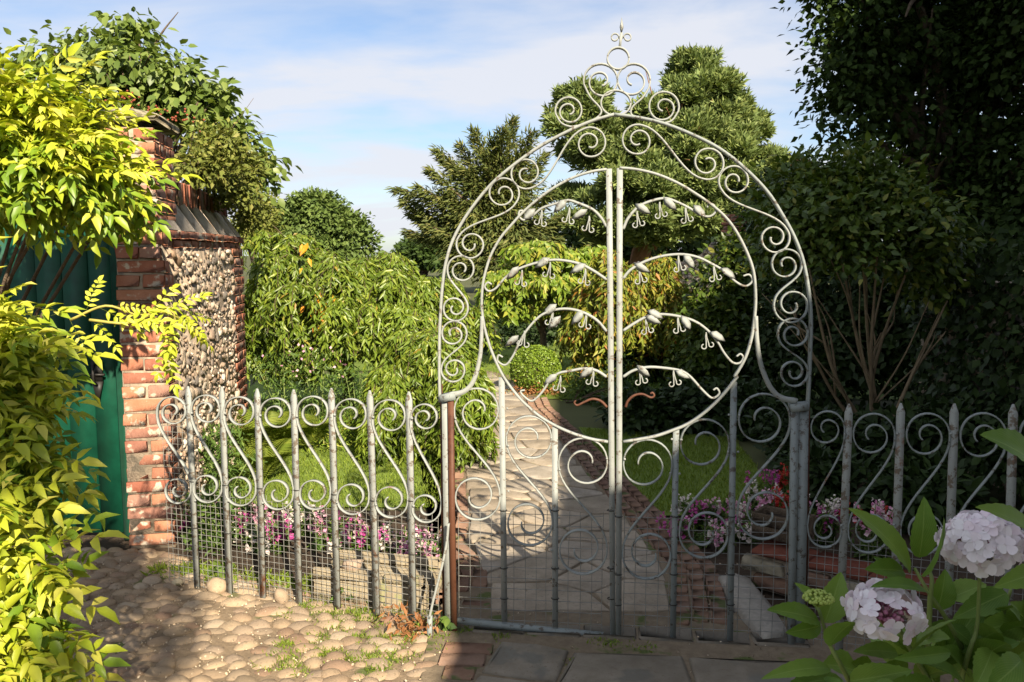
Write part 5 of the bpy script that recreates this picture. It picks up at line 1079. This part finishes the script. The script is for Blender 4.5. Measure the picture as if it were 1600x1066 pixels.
# ---- stones and the trough behind the left fence
def block(name, c, ax, ay, az, mat, label, cat, bev=.012, jit=.006):
    mb = MB(); cbox(mb, c, ax, ay, az, bev, jit); return single(name, mb, M[mat], label, cat)
A, B = G(482, 945), G(664, 962); t_ = unit(B - A); n_ = np.array((-t_[1], t_[0], 0))
mid = (A + B) / 2 + n_ * .16
tr = thing("stone_trough", mid, "long weathered sandstone trough behind the sunlit iron fence", "trough"); LL = np.linalg.norm(B - A) / 2
mb = MB(); cbox(mb, mid + np.array((0, 0, .055)), t_ * LL, n_ * .13, (0, 0, .068), .02, .010); part(tr, "base", mb, M['trough'])
mb = MB(); cbox(mb, mid + t_ * LL * -.45 - n_ * .115 + np.array((0, 0, .143)), t_ * LL * .52, n_ * .022, (0, 0, .022), .008, .006); cbox(mb, mid + t_ * LL * .6 - n_ * .11 + np.array((0, 0, .138)), t_ * LL * .36, n_ * .022, (0, 0, .018), .008, .006); cbox(mb, mid + n_ * .108 + np.array((0, 0, .142)), t_ * LL, n_ * .022, (0, 0, .021), .01, .006); part(tr, "rim", mb, M['trough'])
def pebble(name, px, py, r, mat, label, cat, seed, z=0.0, sub=2, lift=.6):
    V, Fc = ico(sub, seed, .16); mb = MB(); c = G(px, py, z); mb.arrays(V * np.array(r) + c + np.array((0, 0, r[2] * lift)), Fc); return single(name, mb, M[mat], label, cat, smooth=True)
lump = mid + t_ * ((W(563, 890, 3.8) - mid) @ t_) - n_ * .10; V, Fc = ico(1, 61, .25); mb = MB(); mb.arrays(V * np.array((.045, .036, .036)) + lump + np.array((0, 0, .185)), Fc); single("rubble_stone", mb, M['flint'], "pale lump of flint lying on the stone trough", "stone")
pebble("rubble_stone", 339, 925, (.05, .045, .038), 'cobble', "orange brown stone at the foot of the second picket", "stone", 62)
pebble("rubble_stone", 440, 940, (.036, .034, .044), 'cobble', "upright rounded brown stone in front of the third and fourth pickets", "stone", 63)
pebble("rubble_stone", 277, 916, (.03, .03, .022), 'capstone', "small grey stone by the wall end of the fence", "stone", 64)
pebble("rubble_stone", 608, 972, (.045, .03, .018), 'brick_dull', "flat broken brick piece near the sixth picket", "stone", 65)
mb = MB(); n_ = 150; c = G(640, 992); P = c + np.stack([RNG.normal(size=n_) * .06, RNG.normal(size=n_) * .035, np.abs(RNG.normal(size=n_)) * .045 + .005], 1); foliage(mb, P, rdir(n_) + np.array((0, 0, .4)), rdir(n_), RNG.uniform(.02, .055, n_), SLIM, 1.0); single("dead_leaves", mb, M['dead'], "clump of curled dry brown leaves at the last picket before the gate", "dead leaves")
mb = MB()
for q, s_ in (((695, 985), 40), ((545, 945), 24), ((345, 905), 24)):
    c = G(*q); P = c + np.stack([RNG.normal(size=s_) * .03, RNG.normal(size=s_) * .02, RNG.random(s_) * .07], 1); foliage(mb, P, rdir(s_) + np.array((0, 0, .6)), rdir(s_) + np.array((0, -.3, .8)), .05, OVATE, 1.2)
link("ground_cover", mb.mesh("ground_cover", M['herb']), kind="stuff")["label"] = "broad leaved weeds at the foot of the fence"

# ---- low wall, planter and kerb in the right bed
A, B = G(1172, 918), G(1420, 985); t_ = unit(B - A); n_ = np.array((-t_[1], t_[0], 0)); LL = np.linalg.norm(B - A)
lw = thing("low_wall", (A + B) / 2, "low shaded wall with a red brick coping behind the right gate post", "wall")
mb = MB(); box(mb, (A + B) / 2 + n_ * .08 + np.array((0, 0, .085)), t_ * LL / 2, n_ * .07, (0, 0, .085)); part(lw, "core", mb, M['mortar'])
s = .0
while s < LL - .05: brick_obj(lw, A + t_ * (s + .135) + n_ * .08 + np.array((0, 0, .186)), t_ * .133, n_ * .10, (0, 0, .013), M['rust_tile'], .006, .004, 'coping_tile'); s += .272
for r_ in range(2):
    s = -.06 * r_
    while s < LL - .1: brick_obj(lw, A + t_ * (s + .12) + n_ * .006 + np.array((0, 0, .045 + .078 * r_)), t_ * RNG.uniform(.085, .11), n_ * .03, (0, 0, .033), M['brick_dull'] if RNG.random() < .5 else M['capstone'], .008, .006); s += .235
pl_c = G(1208, 918) + n_ * .10; bx_ = thing("wooden_planter", pl_c + np.array((0, 0, .200)), "old wooden planter box standing on the low wall behind the gate post", "planter")
for sgn in (-1, 1):
    for z in (.255, .318): mb = MB(); cbox(mb, pl_c + n_ * sgn * .07 + np.array((0, 0, z)), t_ * .13, n_ * .009, (0, 0, .029), .003, .002); part(bx_, "plank", mb, M['bark'])
    mb = MB(); cbox(mb, pl_c + t_ * sgn * .118 + np.array((0, 0, .286)), t_ * .010, n_ * .059, (0, 0, .062), .003, .002); part(bx_, "plank", mb, M['bark'])
mb = MB(); box(mb, pl_c + np.array((0, 0, .27)), t_ * .106, n_ * .058, (0, 0, .045)); part(bx_, "soil", mb, M['soil'])
mb = MB(); poly_slab(mb, [G(*q) for q in ((1122, 912), (1146, 908), (1170, 915), (1205, 958), (1232, 1003), (1192, 1008), (1160, 975))], -.01, .05, .02); single("kerb_stone", mb, M['pale_kerb'], "long pale rough kerb stone lying along the right flower bed", "kerb stone")

# ================================================================== GOLDEN CLIMBER
OVATE_DROOP = (OVATE[0] * np.array((1, 1, 1.0)) + np.array([(0, 0, 0), (0, 0, .04), (0, 0, .0), (0, 0, -.14), (0, 0, .0), (0, 0, .04), (0, 0, -.02), (0, 0, -.05)]), OVATE[1])
def pinnate(seed, L0, nl, lw_, droop):
    """one compound leaf along +X: stalk with paired leaflets and one at the tip"""
    rs = np.random.default_rng(seed); u = np.linspace(0, 1, 9); P = np.stack([u * L0, .02 * L0 * np.sin(u * 3 + seed), -droop * L0 * u ** 2], 1)
    mb = MB(); tube(mb, P, np.linspace(.0022, .0010, 9), 3, False); rm = mb
    lf = MB(); C, D, Nn, Z = [], [], [], []
    for i in range(nl):
        f = .22 + .74 * i / (nl - 1); p = np.array([np.interp(f, u, P[:, q]) for q in range(3)])
        for s_ in (-1, 1): C.append(p); D.append((.62 + rs.normal() * .12, s_ * (1 + rs.normal() * .12), -.22 + rs.normal() * .15)); Nn.append((-.1 + rs.normal() * .15, -s_ * .28 + rs.normal() * .12, 1)); Z.append(L0 * lw_ * (1.0 - .32 * abs(f - .55) - .15 * rs.random()))
    C.append(P[-1]); D.append((1, 0, -.3)); Nn.append((0.2, 0, 1)); Z.append(L0 * lw_ * 1.05)
    foliage(lf, np.array(C), np.array(D), np.array(Nn, float), np.array(Z), OVATE_DROOP, .80)
    V = np.concatenate(lf.V); return lf, rm
def leaf_mesh(seed, L0, nl, lw_, droop, mat):
    lf, rm = pinnate(seed, L0, nl, lw_, droop); lf.V += rm.V; nv = sum(len(v) for v in lf.V[:-len(rm.V)])
    lf.F3 = [f for f in lf.F3] + [f + nv for f in rm.F3]; lf.F4 = lf.F4 + [f + nv for f in rm.F4]; lf.n = sum(len(v) for v in lf.V)
    return lf.mesh("leaf", mat)
PV = {}
for mt in ('wisteria', 'wisteria_shade_green'): PV[mt] = [leaf_mesh(500 + k, 1.0, 5 + k % 2, .30, .22 + .08 * (k % 3), M[mt]) for k in range(7)]
def frame_rot(d, n_):
    d = unit(d); b = unit(np.cross(n_, d)); u = np.cross(d, b); return Matrix((( d[0], b[0], u[0]), (d[1], b[1], u[1]), (d[2], b[2], u[2]))).to_euler()
def climber(name, base, lobes, n, size, label, trail=(), seed=3, inner=260, gcut=-.12):
    t = thing(name, base, label, "climbing plant", "golden climber round the green door"); rs = np.random.default_rng(seed); o = org(t)
    wt_ = np.array([l[1][0] * l[1][2] for l in lobes]); wt_ /= wt_.sum(); items = []
    for i in range(n + inner):
        c, rr = lobes[rs.choice(len(lobes), p=wt_)]; v = rs.normal(size=3); v[1] = -abs(v[1]) * 1.0 if rs.random() < .85 else v[1]; v /= np.linalg.norm(v)
        f = (1 - .35 * rs.random() ** 2) if i < n else rs.uniform(.25, .7); p = c + rr * v * f
        d = v * .75 + rs.normal(size=3) * .35 + np.array((.12, -.05, -.28)); nn = v * .5 + np.array((.15, -.35, .9)) + rs.normal(size=3) * .25; items.append((p - unit(d) * size * .35, d, nn, size * rs.uniform(.55, 1.15), v[2] + rs.normal() * .35))
    for P in trail:
        for k in range(0, len(P), 2):
            T = unit(P[min(k + 1, len(P) - 1)] - P[max(k - 1, 0)]); s_ = 1 if (k // 2) % 2 else -1; d = T * .7 + np.array((0, 0, .35 * s_)) + rs.normal(size=3) * .3; items.append((P[k], d, np.array((.1, -.7, .7)) + rs.normal(size=3) * .2, size * rs.uniform(.45, .7), 1.0))
    objs = sorted(range(len(items)), key=lambda i: (items[i][0][1] + (3 if (n <= i < n + inner) else 0)))
    keep_ = set(objs[:300]); rest = {'wisteria': MB(), 'wisteria_shade_green': MB()}
    for i, (p, d, nn, s_, g) in enumerate(items):
        mt = 'wisteria' if g > gcut and not (n <= i < n + inner) else 'wisteria_shade_green'  # downward and inner leaves get the greener copy as painted shade
        me = PV[mt][i % 7]; eu = frame_rot(d, nn)
        if i in keep_: link("leaf", me, t, tuple(p - o), rot=eu, scale=(s_, s_, s_))
        else:
            V = np.empty(len(me.vertices) * 3, np.float32); me.vertices.foreach_get("co", V); V = V.reshape(-1, 3) * s_; Rm = np.array(eu.to_matrix()); V = V @ Rm.T + p
            F = [tuple(q.vertices) for q in me.polygons]; rest[mt].add(V, F)
    for mt in rest:
        if rest[mt].n: part(t, "foliage", rest[mt], M[mt], kind="stuff")
    mb = MB(); base = np.asarray(base, float)
    for c, rr in lobes: tube(mb, crom([base + np.append(rs.normal(size=2) * .05, 0), (base + c) / 2 + rs.normal(size=3) * .08, c, c + rr * unit(rs.normal(size=3)) * .6], 6), np.linspace(.013, .003, 19), 6)
    part(t, "stem", mb, M['bark'])
    for P in trail: mb = MB(); tube(mb, P, np.linspace(.005, .0015, len(P)), 5); part(t, "stem", mb, M['rachis'])
    return t
ub = np.array((-3.35, 4.4, 0))
def LT(px, py, rx, ry, Y, dep=1.0): return lobe(px, py, rx, ry, Y, dep)
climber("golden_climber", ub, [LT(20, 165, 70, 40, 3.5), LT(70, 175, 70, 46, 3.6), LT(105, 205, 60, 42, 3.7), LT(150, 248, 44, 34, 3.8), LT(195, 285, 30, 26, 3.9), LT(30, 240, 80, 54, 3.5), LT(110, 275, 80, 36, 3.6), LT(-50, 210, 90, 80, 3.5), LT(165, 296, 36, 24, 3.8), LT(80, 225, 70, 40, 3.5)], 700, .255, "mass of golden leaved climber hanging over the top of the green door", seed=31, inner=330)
tr1 = crom([W(110, 500, 2.6), W(165, 478, 2.6), W(215, 492, 2.65), W(262, 488, 2.7), W(285, 500, 2.75)], 5)
tr2 = crom([W(95, 460, 2.5), W(100, 430, 2.5), W(92, 415, 2.5)], 3)
tr3 = crom([W(140, 500, 2.6), W(200, 505, 2.6), W(245, 488, 2.7), W(272, 490, 2.7), W(268, 520, 2.72), W(262, 545, 2.72)], 4)
tr4 = crom([W(20, 900, 1.9), W(110, 885, 2.0), W(165, 876, 2.1), W(215, 868, 2.15), W(250, 868, 2.2), W(266, 885, 2.2), W(246, 902, 2.2)], 4)
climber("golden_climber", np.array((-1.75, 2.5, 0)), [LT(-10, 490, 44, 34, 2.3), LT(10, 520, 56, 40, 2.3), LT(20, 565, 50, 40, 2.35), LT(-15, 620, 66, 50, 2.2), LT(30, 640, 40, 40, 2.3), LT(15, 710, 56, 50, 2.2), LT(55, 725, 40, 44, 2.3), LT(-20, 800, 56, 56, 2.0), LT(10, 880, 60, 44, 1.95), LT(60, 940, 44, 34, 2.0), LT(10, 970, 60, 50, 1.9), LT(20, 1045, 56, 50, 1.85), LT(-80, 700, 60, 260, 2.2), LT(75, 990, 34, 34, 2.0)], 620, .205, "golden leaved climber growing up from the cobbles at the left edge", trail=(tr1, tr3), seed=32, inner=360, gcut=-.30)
# ================================================================== HYDRANGEA
def hyd_leaf(root, base, tip, wd, dn, curl, nrm):
    """broad pointed leaf: base -> tip, with folded blade, drooping tip and UVs that carry the veins"""
    nu, nv = 18, 6; d = tip - base; Ln = np.linalg.norm(d); d = d / Ln; b = unit(np.cross(nrm, d)); u_ = np.cross(d, b); V, UV = [], []
    for i in range(nu + 1):
        f = i / nu; wf = (math.sin(math.pi * f ** .82) ** .75) * (1 - .22 * f) if 0 < f < 1 else 0.0
        for j in range(nv + 1):
            g_ = j / nv * 2 - 1; ser = 1 + (.06 if i % 2 else -.03) * (abs(g_) > .9)
            V.append(base + d * Ln * f + b * g_ * wf * wd / 2 * ser + u_ * (abs(g_) * wf * wd * .16 - curl * Ln * (f - .35) ** 2 + .012 * wd * math.sin(f * 30) * abs(g_))); UV.append((f * 1.25, g_))
    F = [(i * (nv + 1) + j, (i + 1) * (nv + 1) + j, (i + 1) * (nv + 1) + j + 1, i * (nv + 1) + j + 1) for i in range(nu) for j in range(nv)]
    mb = MB(); mb.add(V, F); o = org(root); me = mb.mesh("leaf", M['hyd_leaf'], o, True)
    uvl = me.uv_layers.new(name="UVMap")
    vi = np.empty(len(me.loops), np.int32); me.loops.foreach_get("vertex_index", vi); uvl.data.foreach_set("uv", np.array(UV, np.float32)[vi].ravel())
    return link("leaf", me, root)
hb = W(1470, 900, 1.55); hb[2] = 0
hyd = thing("hydrangea", hb, "hydrangea with two pale pink flower heads in the right foreground", "hydrangea")
HP = lambda x, y, d: W(OR_[0] + x / KR, OR_[1] + y / KR, d)
NV = np.array((.15, -.65, .75))
LV = [((482, 705), (308, 484), 100, 1.42, 1.36), ((500, 660), (522, 465), 82, 1.44, 1.42), ((512, 720), (606, 535), 74, 1.36, 1.30), ((532, 765), (356, 728), 62, 1.34, 1.27), ((450, 700), (330, 690), 70, 1.42, 1.36),
      ((905, 360), (726, 240), 130, 1.15, 1.08), ((900, 590), (716, 470), 96, 1.16, 1.10), ((905, 700), (758, 748), 74, 1.16, 1.10), ((880, 300), (1010, 420), 110, 1.2, 1.15),
      ((212, 1015), (0, 1032), 62, 1.30, 1.22), ((245, 1052), (60, 1075), 74, 1.32, 1.25), ((188, 872), (245, 705), 92, 1.38, 1.40), ((172, 862), (12, 818), 74, 1.36, 1.28), ((178, 880), (70, 905), 60, 1.38, 1.34), ((200, 945), (282, 852), 78, 1.32, 1.27), ((190, 850), (100, 735), 60, 1.42, 1.42),
      ((606, 968), (430, 990), 52, 1.28, 1.20), ((470, 965), (610, 850), 80, 1.34, 1.30), ((560, 1010), (720, 790), 96, 1.46, 1.44), ((790, 770), (620, 850), 80, 1.45, 1.40), ((660, 1080), (540, 985), 70, 1.34, 1.28), ((840, 990), (735, 1090), 100, 1.22, 1.15), ((430, 968), (295, 958), 58, 1.36, 1.30), ((268, 1064), (470, 1030), 90, 1.36, 1.30), ((600, 880), (700, 960), 90, 1.45, 1.42), ((560, 830), (590, 700), 80, 1.5, 1.5), ((640, 1000), (820, 930), 110, 1.42, 1.36), ((690, 870), (840, 800), 90, 1.46, 1.4), ((330, 1090), (440, 1100), 90, 1.3, 1.25), ((560, 1090), (420, 1060), 70, 1.34, 1.28), ((780, 1060), (900, 960), 100, 1.3, 1.24), ((520, 950), (380, 900), 80, 1.48, 1.46), ((740, 960), (690, 1080), 90, 1.36, 1.3), ((150, 1075), (300, 1120), 80, 1.3, 1.25), ((840, 860), (700, 900), 110, 1.5, 1.46), ((600, 790), (720, 740), 80, 1.5, 1.5), ((420, 760), (360, 650), 80, 1.5, 1.5)]
rl = np.random.default_rng(9)
for k in range(46):
    x0, y0 = rl.uniform(300, 900), rl.uniform(880, 1120); a_ = rl.uniform(-2.9, -.2); ln_ = rl.uniform(110, 175); d_ = rl.uniform(1.40, 1.62)
    if y0 + math.sin(a_) * ln_ > 850 or x0 > 640: LV.append(((x0, y0), (x0 + math.cos(a_) * ln_, y0 + math.sin(a_) * ln_ * .6), rl.uniform(76, 112), d_, d_ - rl.uniform(.03, .09)))
for (b_, t_, wpx, d0, d1) in LV:
    B_, T_ = HP(*b_, d0), HP(*t_, d1); hyd_leaf(hyd, B_, T_, wpx / KR / F_PX * (d0 + d1) / 2 * 1.18, 0, RNG.uniform(.12, .30), unit(NV + RNG.normal(size=3) * .22))
for P in ([(720, 1110, 1.5), (600, 880, 1.42), (535, 780, 1.4), (482, 690, 1.42)], [(535, 780, 1.4), (540, 730, 1.4), (528, 690, 1.42)], [(290, 1110, 1.4), (240, 1010, 1.36), (203, 940, 1.36), (165, 820, 1.36)], [(640, 1040, 1.4), (668, 950, 1.38), (690, 870, 1.38), (700, 640, 1.36)], [(560, 1110, 1.42), (470, 960, 1.38), (420, 870, 1.36), (390, 840, 1.34)], [(950, 1000, 1.3), (930, 700, 1.25), (905, 420, 1.2)], [(720, 1110, 1.5), (760, 900, 1.5), (800, 760, 1.48)]):
    Q = crom([HP(*q) for q in P], 6); Q0 = Q[0].copy(); Q0[2] = 0; Q0[:2] = hb[:2] + (Q0[:2] - hb[:2]) * .5
    mb = MB(); tube(mb, np.concatenate([[Q0, (Q0 + Q[0]) / 2], Q]), np.linspace(.0050, .0028, len(Q) + 2), 7); part(hyd, "stem", mb, M['stem'], smooth=True)
# florets: four overlapping round petals
def petal(mb, a_, r, cup, tw):
    V = []; c_, s_ = math.cos(a_), math.sin(a_)
    for f, ws in ((0.06, .06), (.36, .40), (.70, .52), (.93, .36), (1.0, 0.0)):
        for g_ in (-1, 0, 1): x, y_ = f * r, g_ * ws * r; z = cup * r * f * f * .5 + abs(g_) * .05 * r + g_ * tw * r * f; V.append((x * c_ - y_ * s_, x * s_ + y_ * c_, z))
    F = [(i * 3 + j, i * 3 + 3 + j, i * 3 + 4 + j, i * 3 + 1 + j) for i in range(4) for j in range(2)]; mb.add(V, F)
FLO = []
for k in range(5):
    mb = MB(); rs = np.random.default_rng(700 + k)
    for i in range(4): petal(mb, i * math.pi / 2 + rs.normal() * .08, 1.0 * rs.uniform(.92, 1.08), rs.uniform(-.15, .30), rs.uniform(-.10, .10))
    V, Fc = ico(1, 2, 0); mb.arrays(V * .075 + np.array((0, 0, .05)), Fc); FLO.append(mb.mesh("floret", M['hyd_petal'], smooth=True))
def head(c, R3, n, rf, label, seed, gap=None):
    rs = np.random.default_rng(seed); mb = MB()
    for k in range(90):
        v = rs.normal(size=3); v[2] = abs(v[2]); v /= np.linalg.norm(v); e = c + R3 * v * .62; V, Fc = ico(1, 4, .1); mb.arrays(V * .0042 + e + rs.normal(size=3) * .003, Fc); 
        if k % 2: tube(mb, [c - np.array((0, 0, R3[2] * .5)), (c + e) / 2, e], .0012, 3, False)
    hd = part(hyd, "flower_head", mb, M['hyd_centre'], label=label); o = org(hyd); i = 0; ga = 2.399963; k = 0
    while k < n:
        zf = 1 - 1.45 * (k + .5) / n; rr = math.sqrt(max(0, 1 - zf * zf)); a_ = k * ga + seed; v = np.array((rr * math.cos(a_), rr * math.sin(a_), zf)) + rs.normal(size=3) * .05; v = unit(v); k += 1
        if gap is not None and v @ gap > .86: continue
        p = c + R3 * v * rs.uniform(.90, 1.04); nn = unit(v + rs.normal(size=3) * .24); tx = unit(np.cross(nn, rs.normal(size=3))); ty = np.cross(nn, tx); s_ = rf * rs.uniform(.85, 1.15)
        link("floret", FLO[k % 5], hd, tuple(p - o), rot=Matrix(((tx[0], ty[0], nn[0]), (tx[1], ty[1], nn[1]), (tx[2], ty[2], nn[2]))).to_euler(), scale=(s_, s_, s_))
c1 = HP(705, 612, 1.36); k1 = 1.36 / F_PX / KR; head(c1, np.array((128, 118, 104)) * k1, 76, 36 * k1, "larger mophead flower head at the right", 5)
c2 = HP(384, 842, 1.30); k2 = 1.30 / F_PX / KR; head(c2, np.array((122, 112, 84)) * k2, 44, 40 * k2, "flatter flower head showing its pink centre", 8, unit((-.12, -.85, .5)))
mb = MB(); c3 = HP(165, 792, 1.33); k3 = 1.33 / F_PX / KR
for k in range(130):
    v = RNG.normal(size=3); v[2] = abs(v[2]) * .6; v /= np.linalg.norm(v); V, Fc = ico(1, 4, .08); mb.arrays(V * 6.5 * k3 * RNG.uniform(.7, 1.2) + c3 + v * np.array((48, 44, 26)) * k3, Fc)
    if k % 4 == 0: tube(mb, [c3 - np.array((0, 0, 30 * k3)), c3 + v * np.array((46, 42, 24)) * k3], .0012, 3, False)
part(hyd, "flower_bud", mb, M['hyd_bud'], label="green unopened flower head")
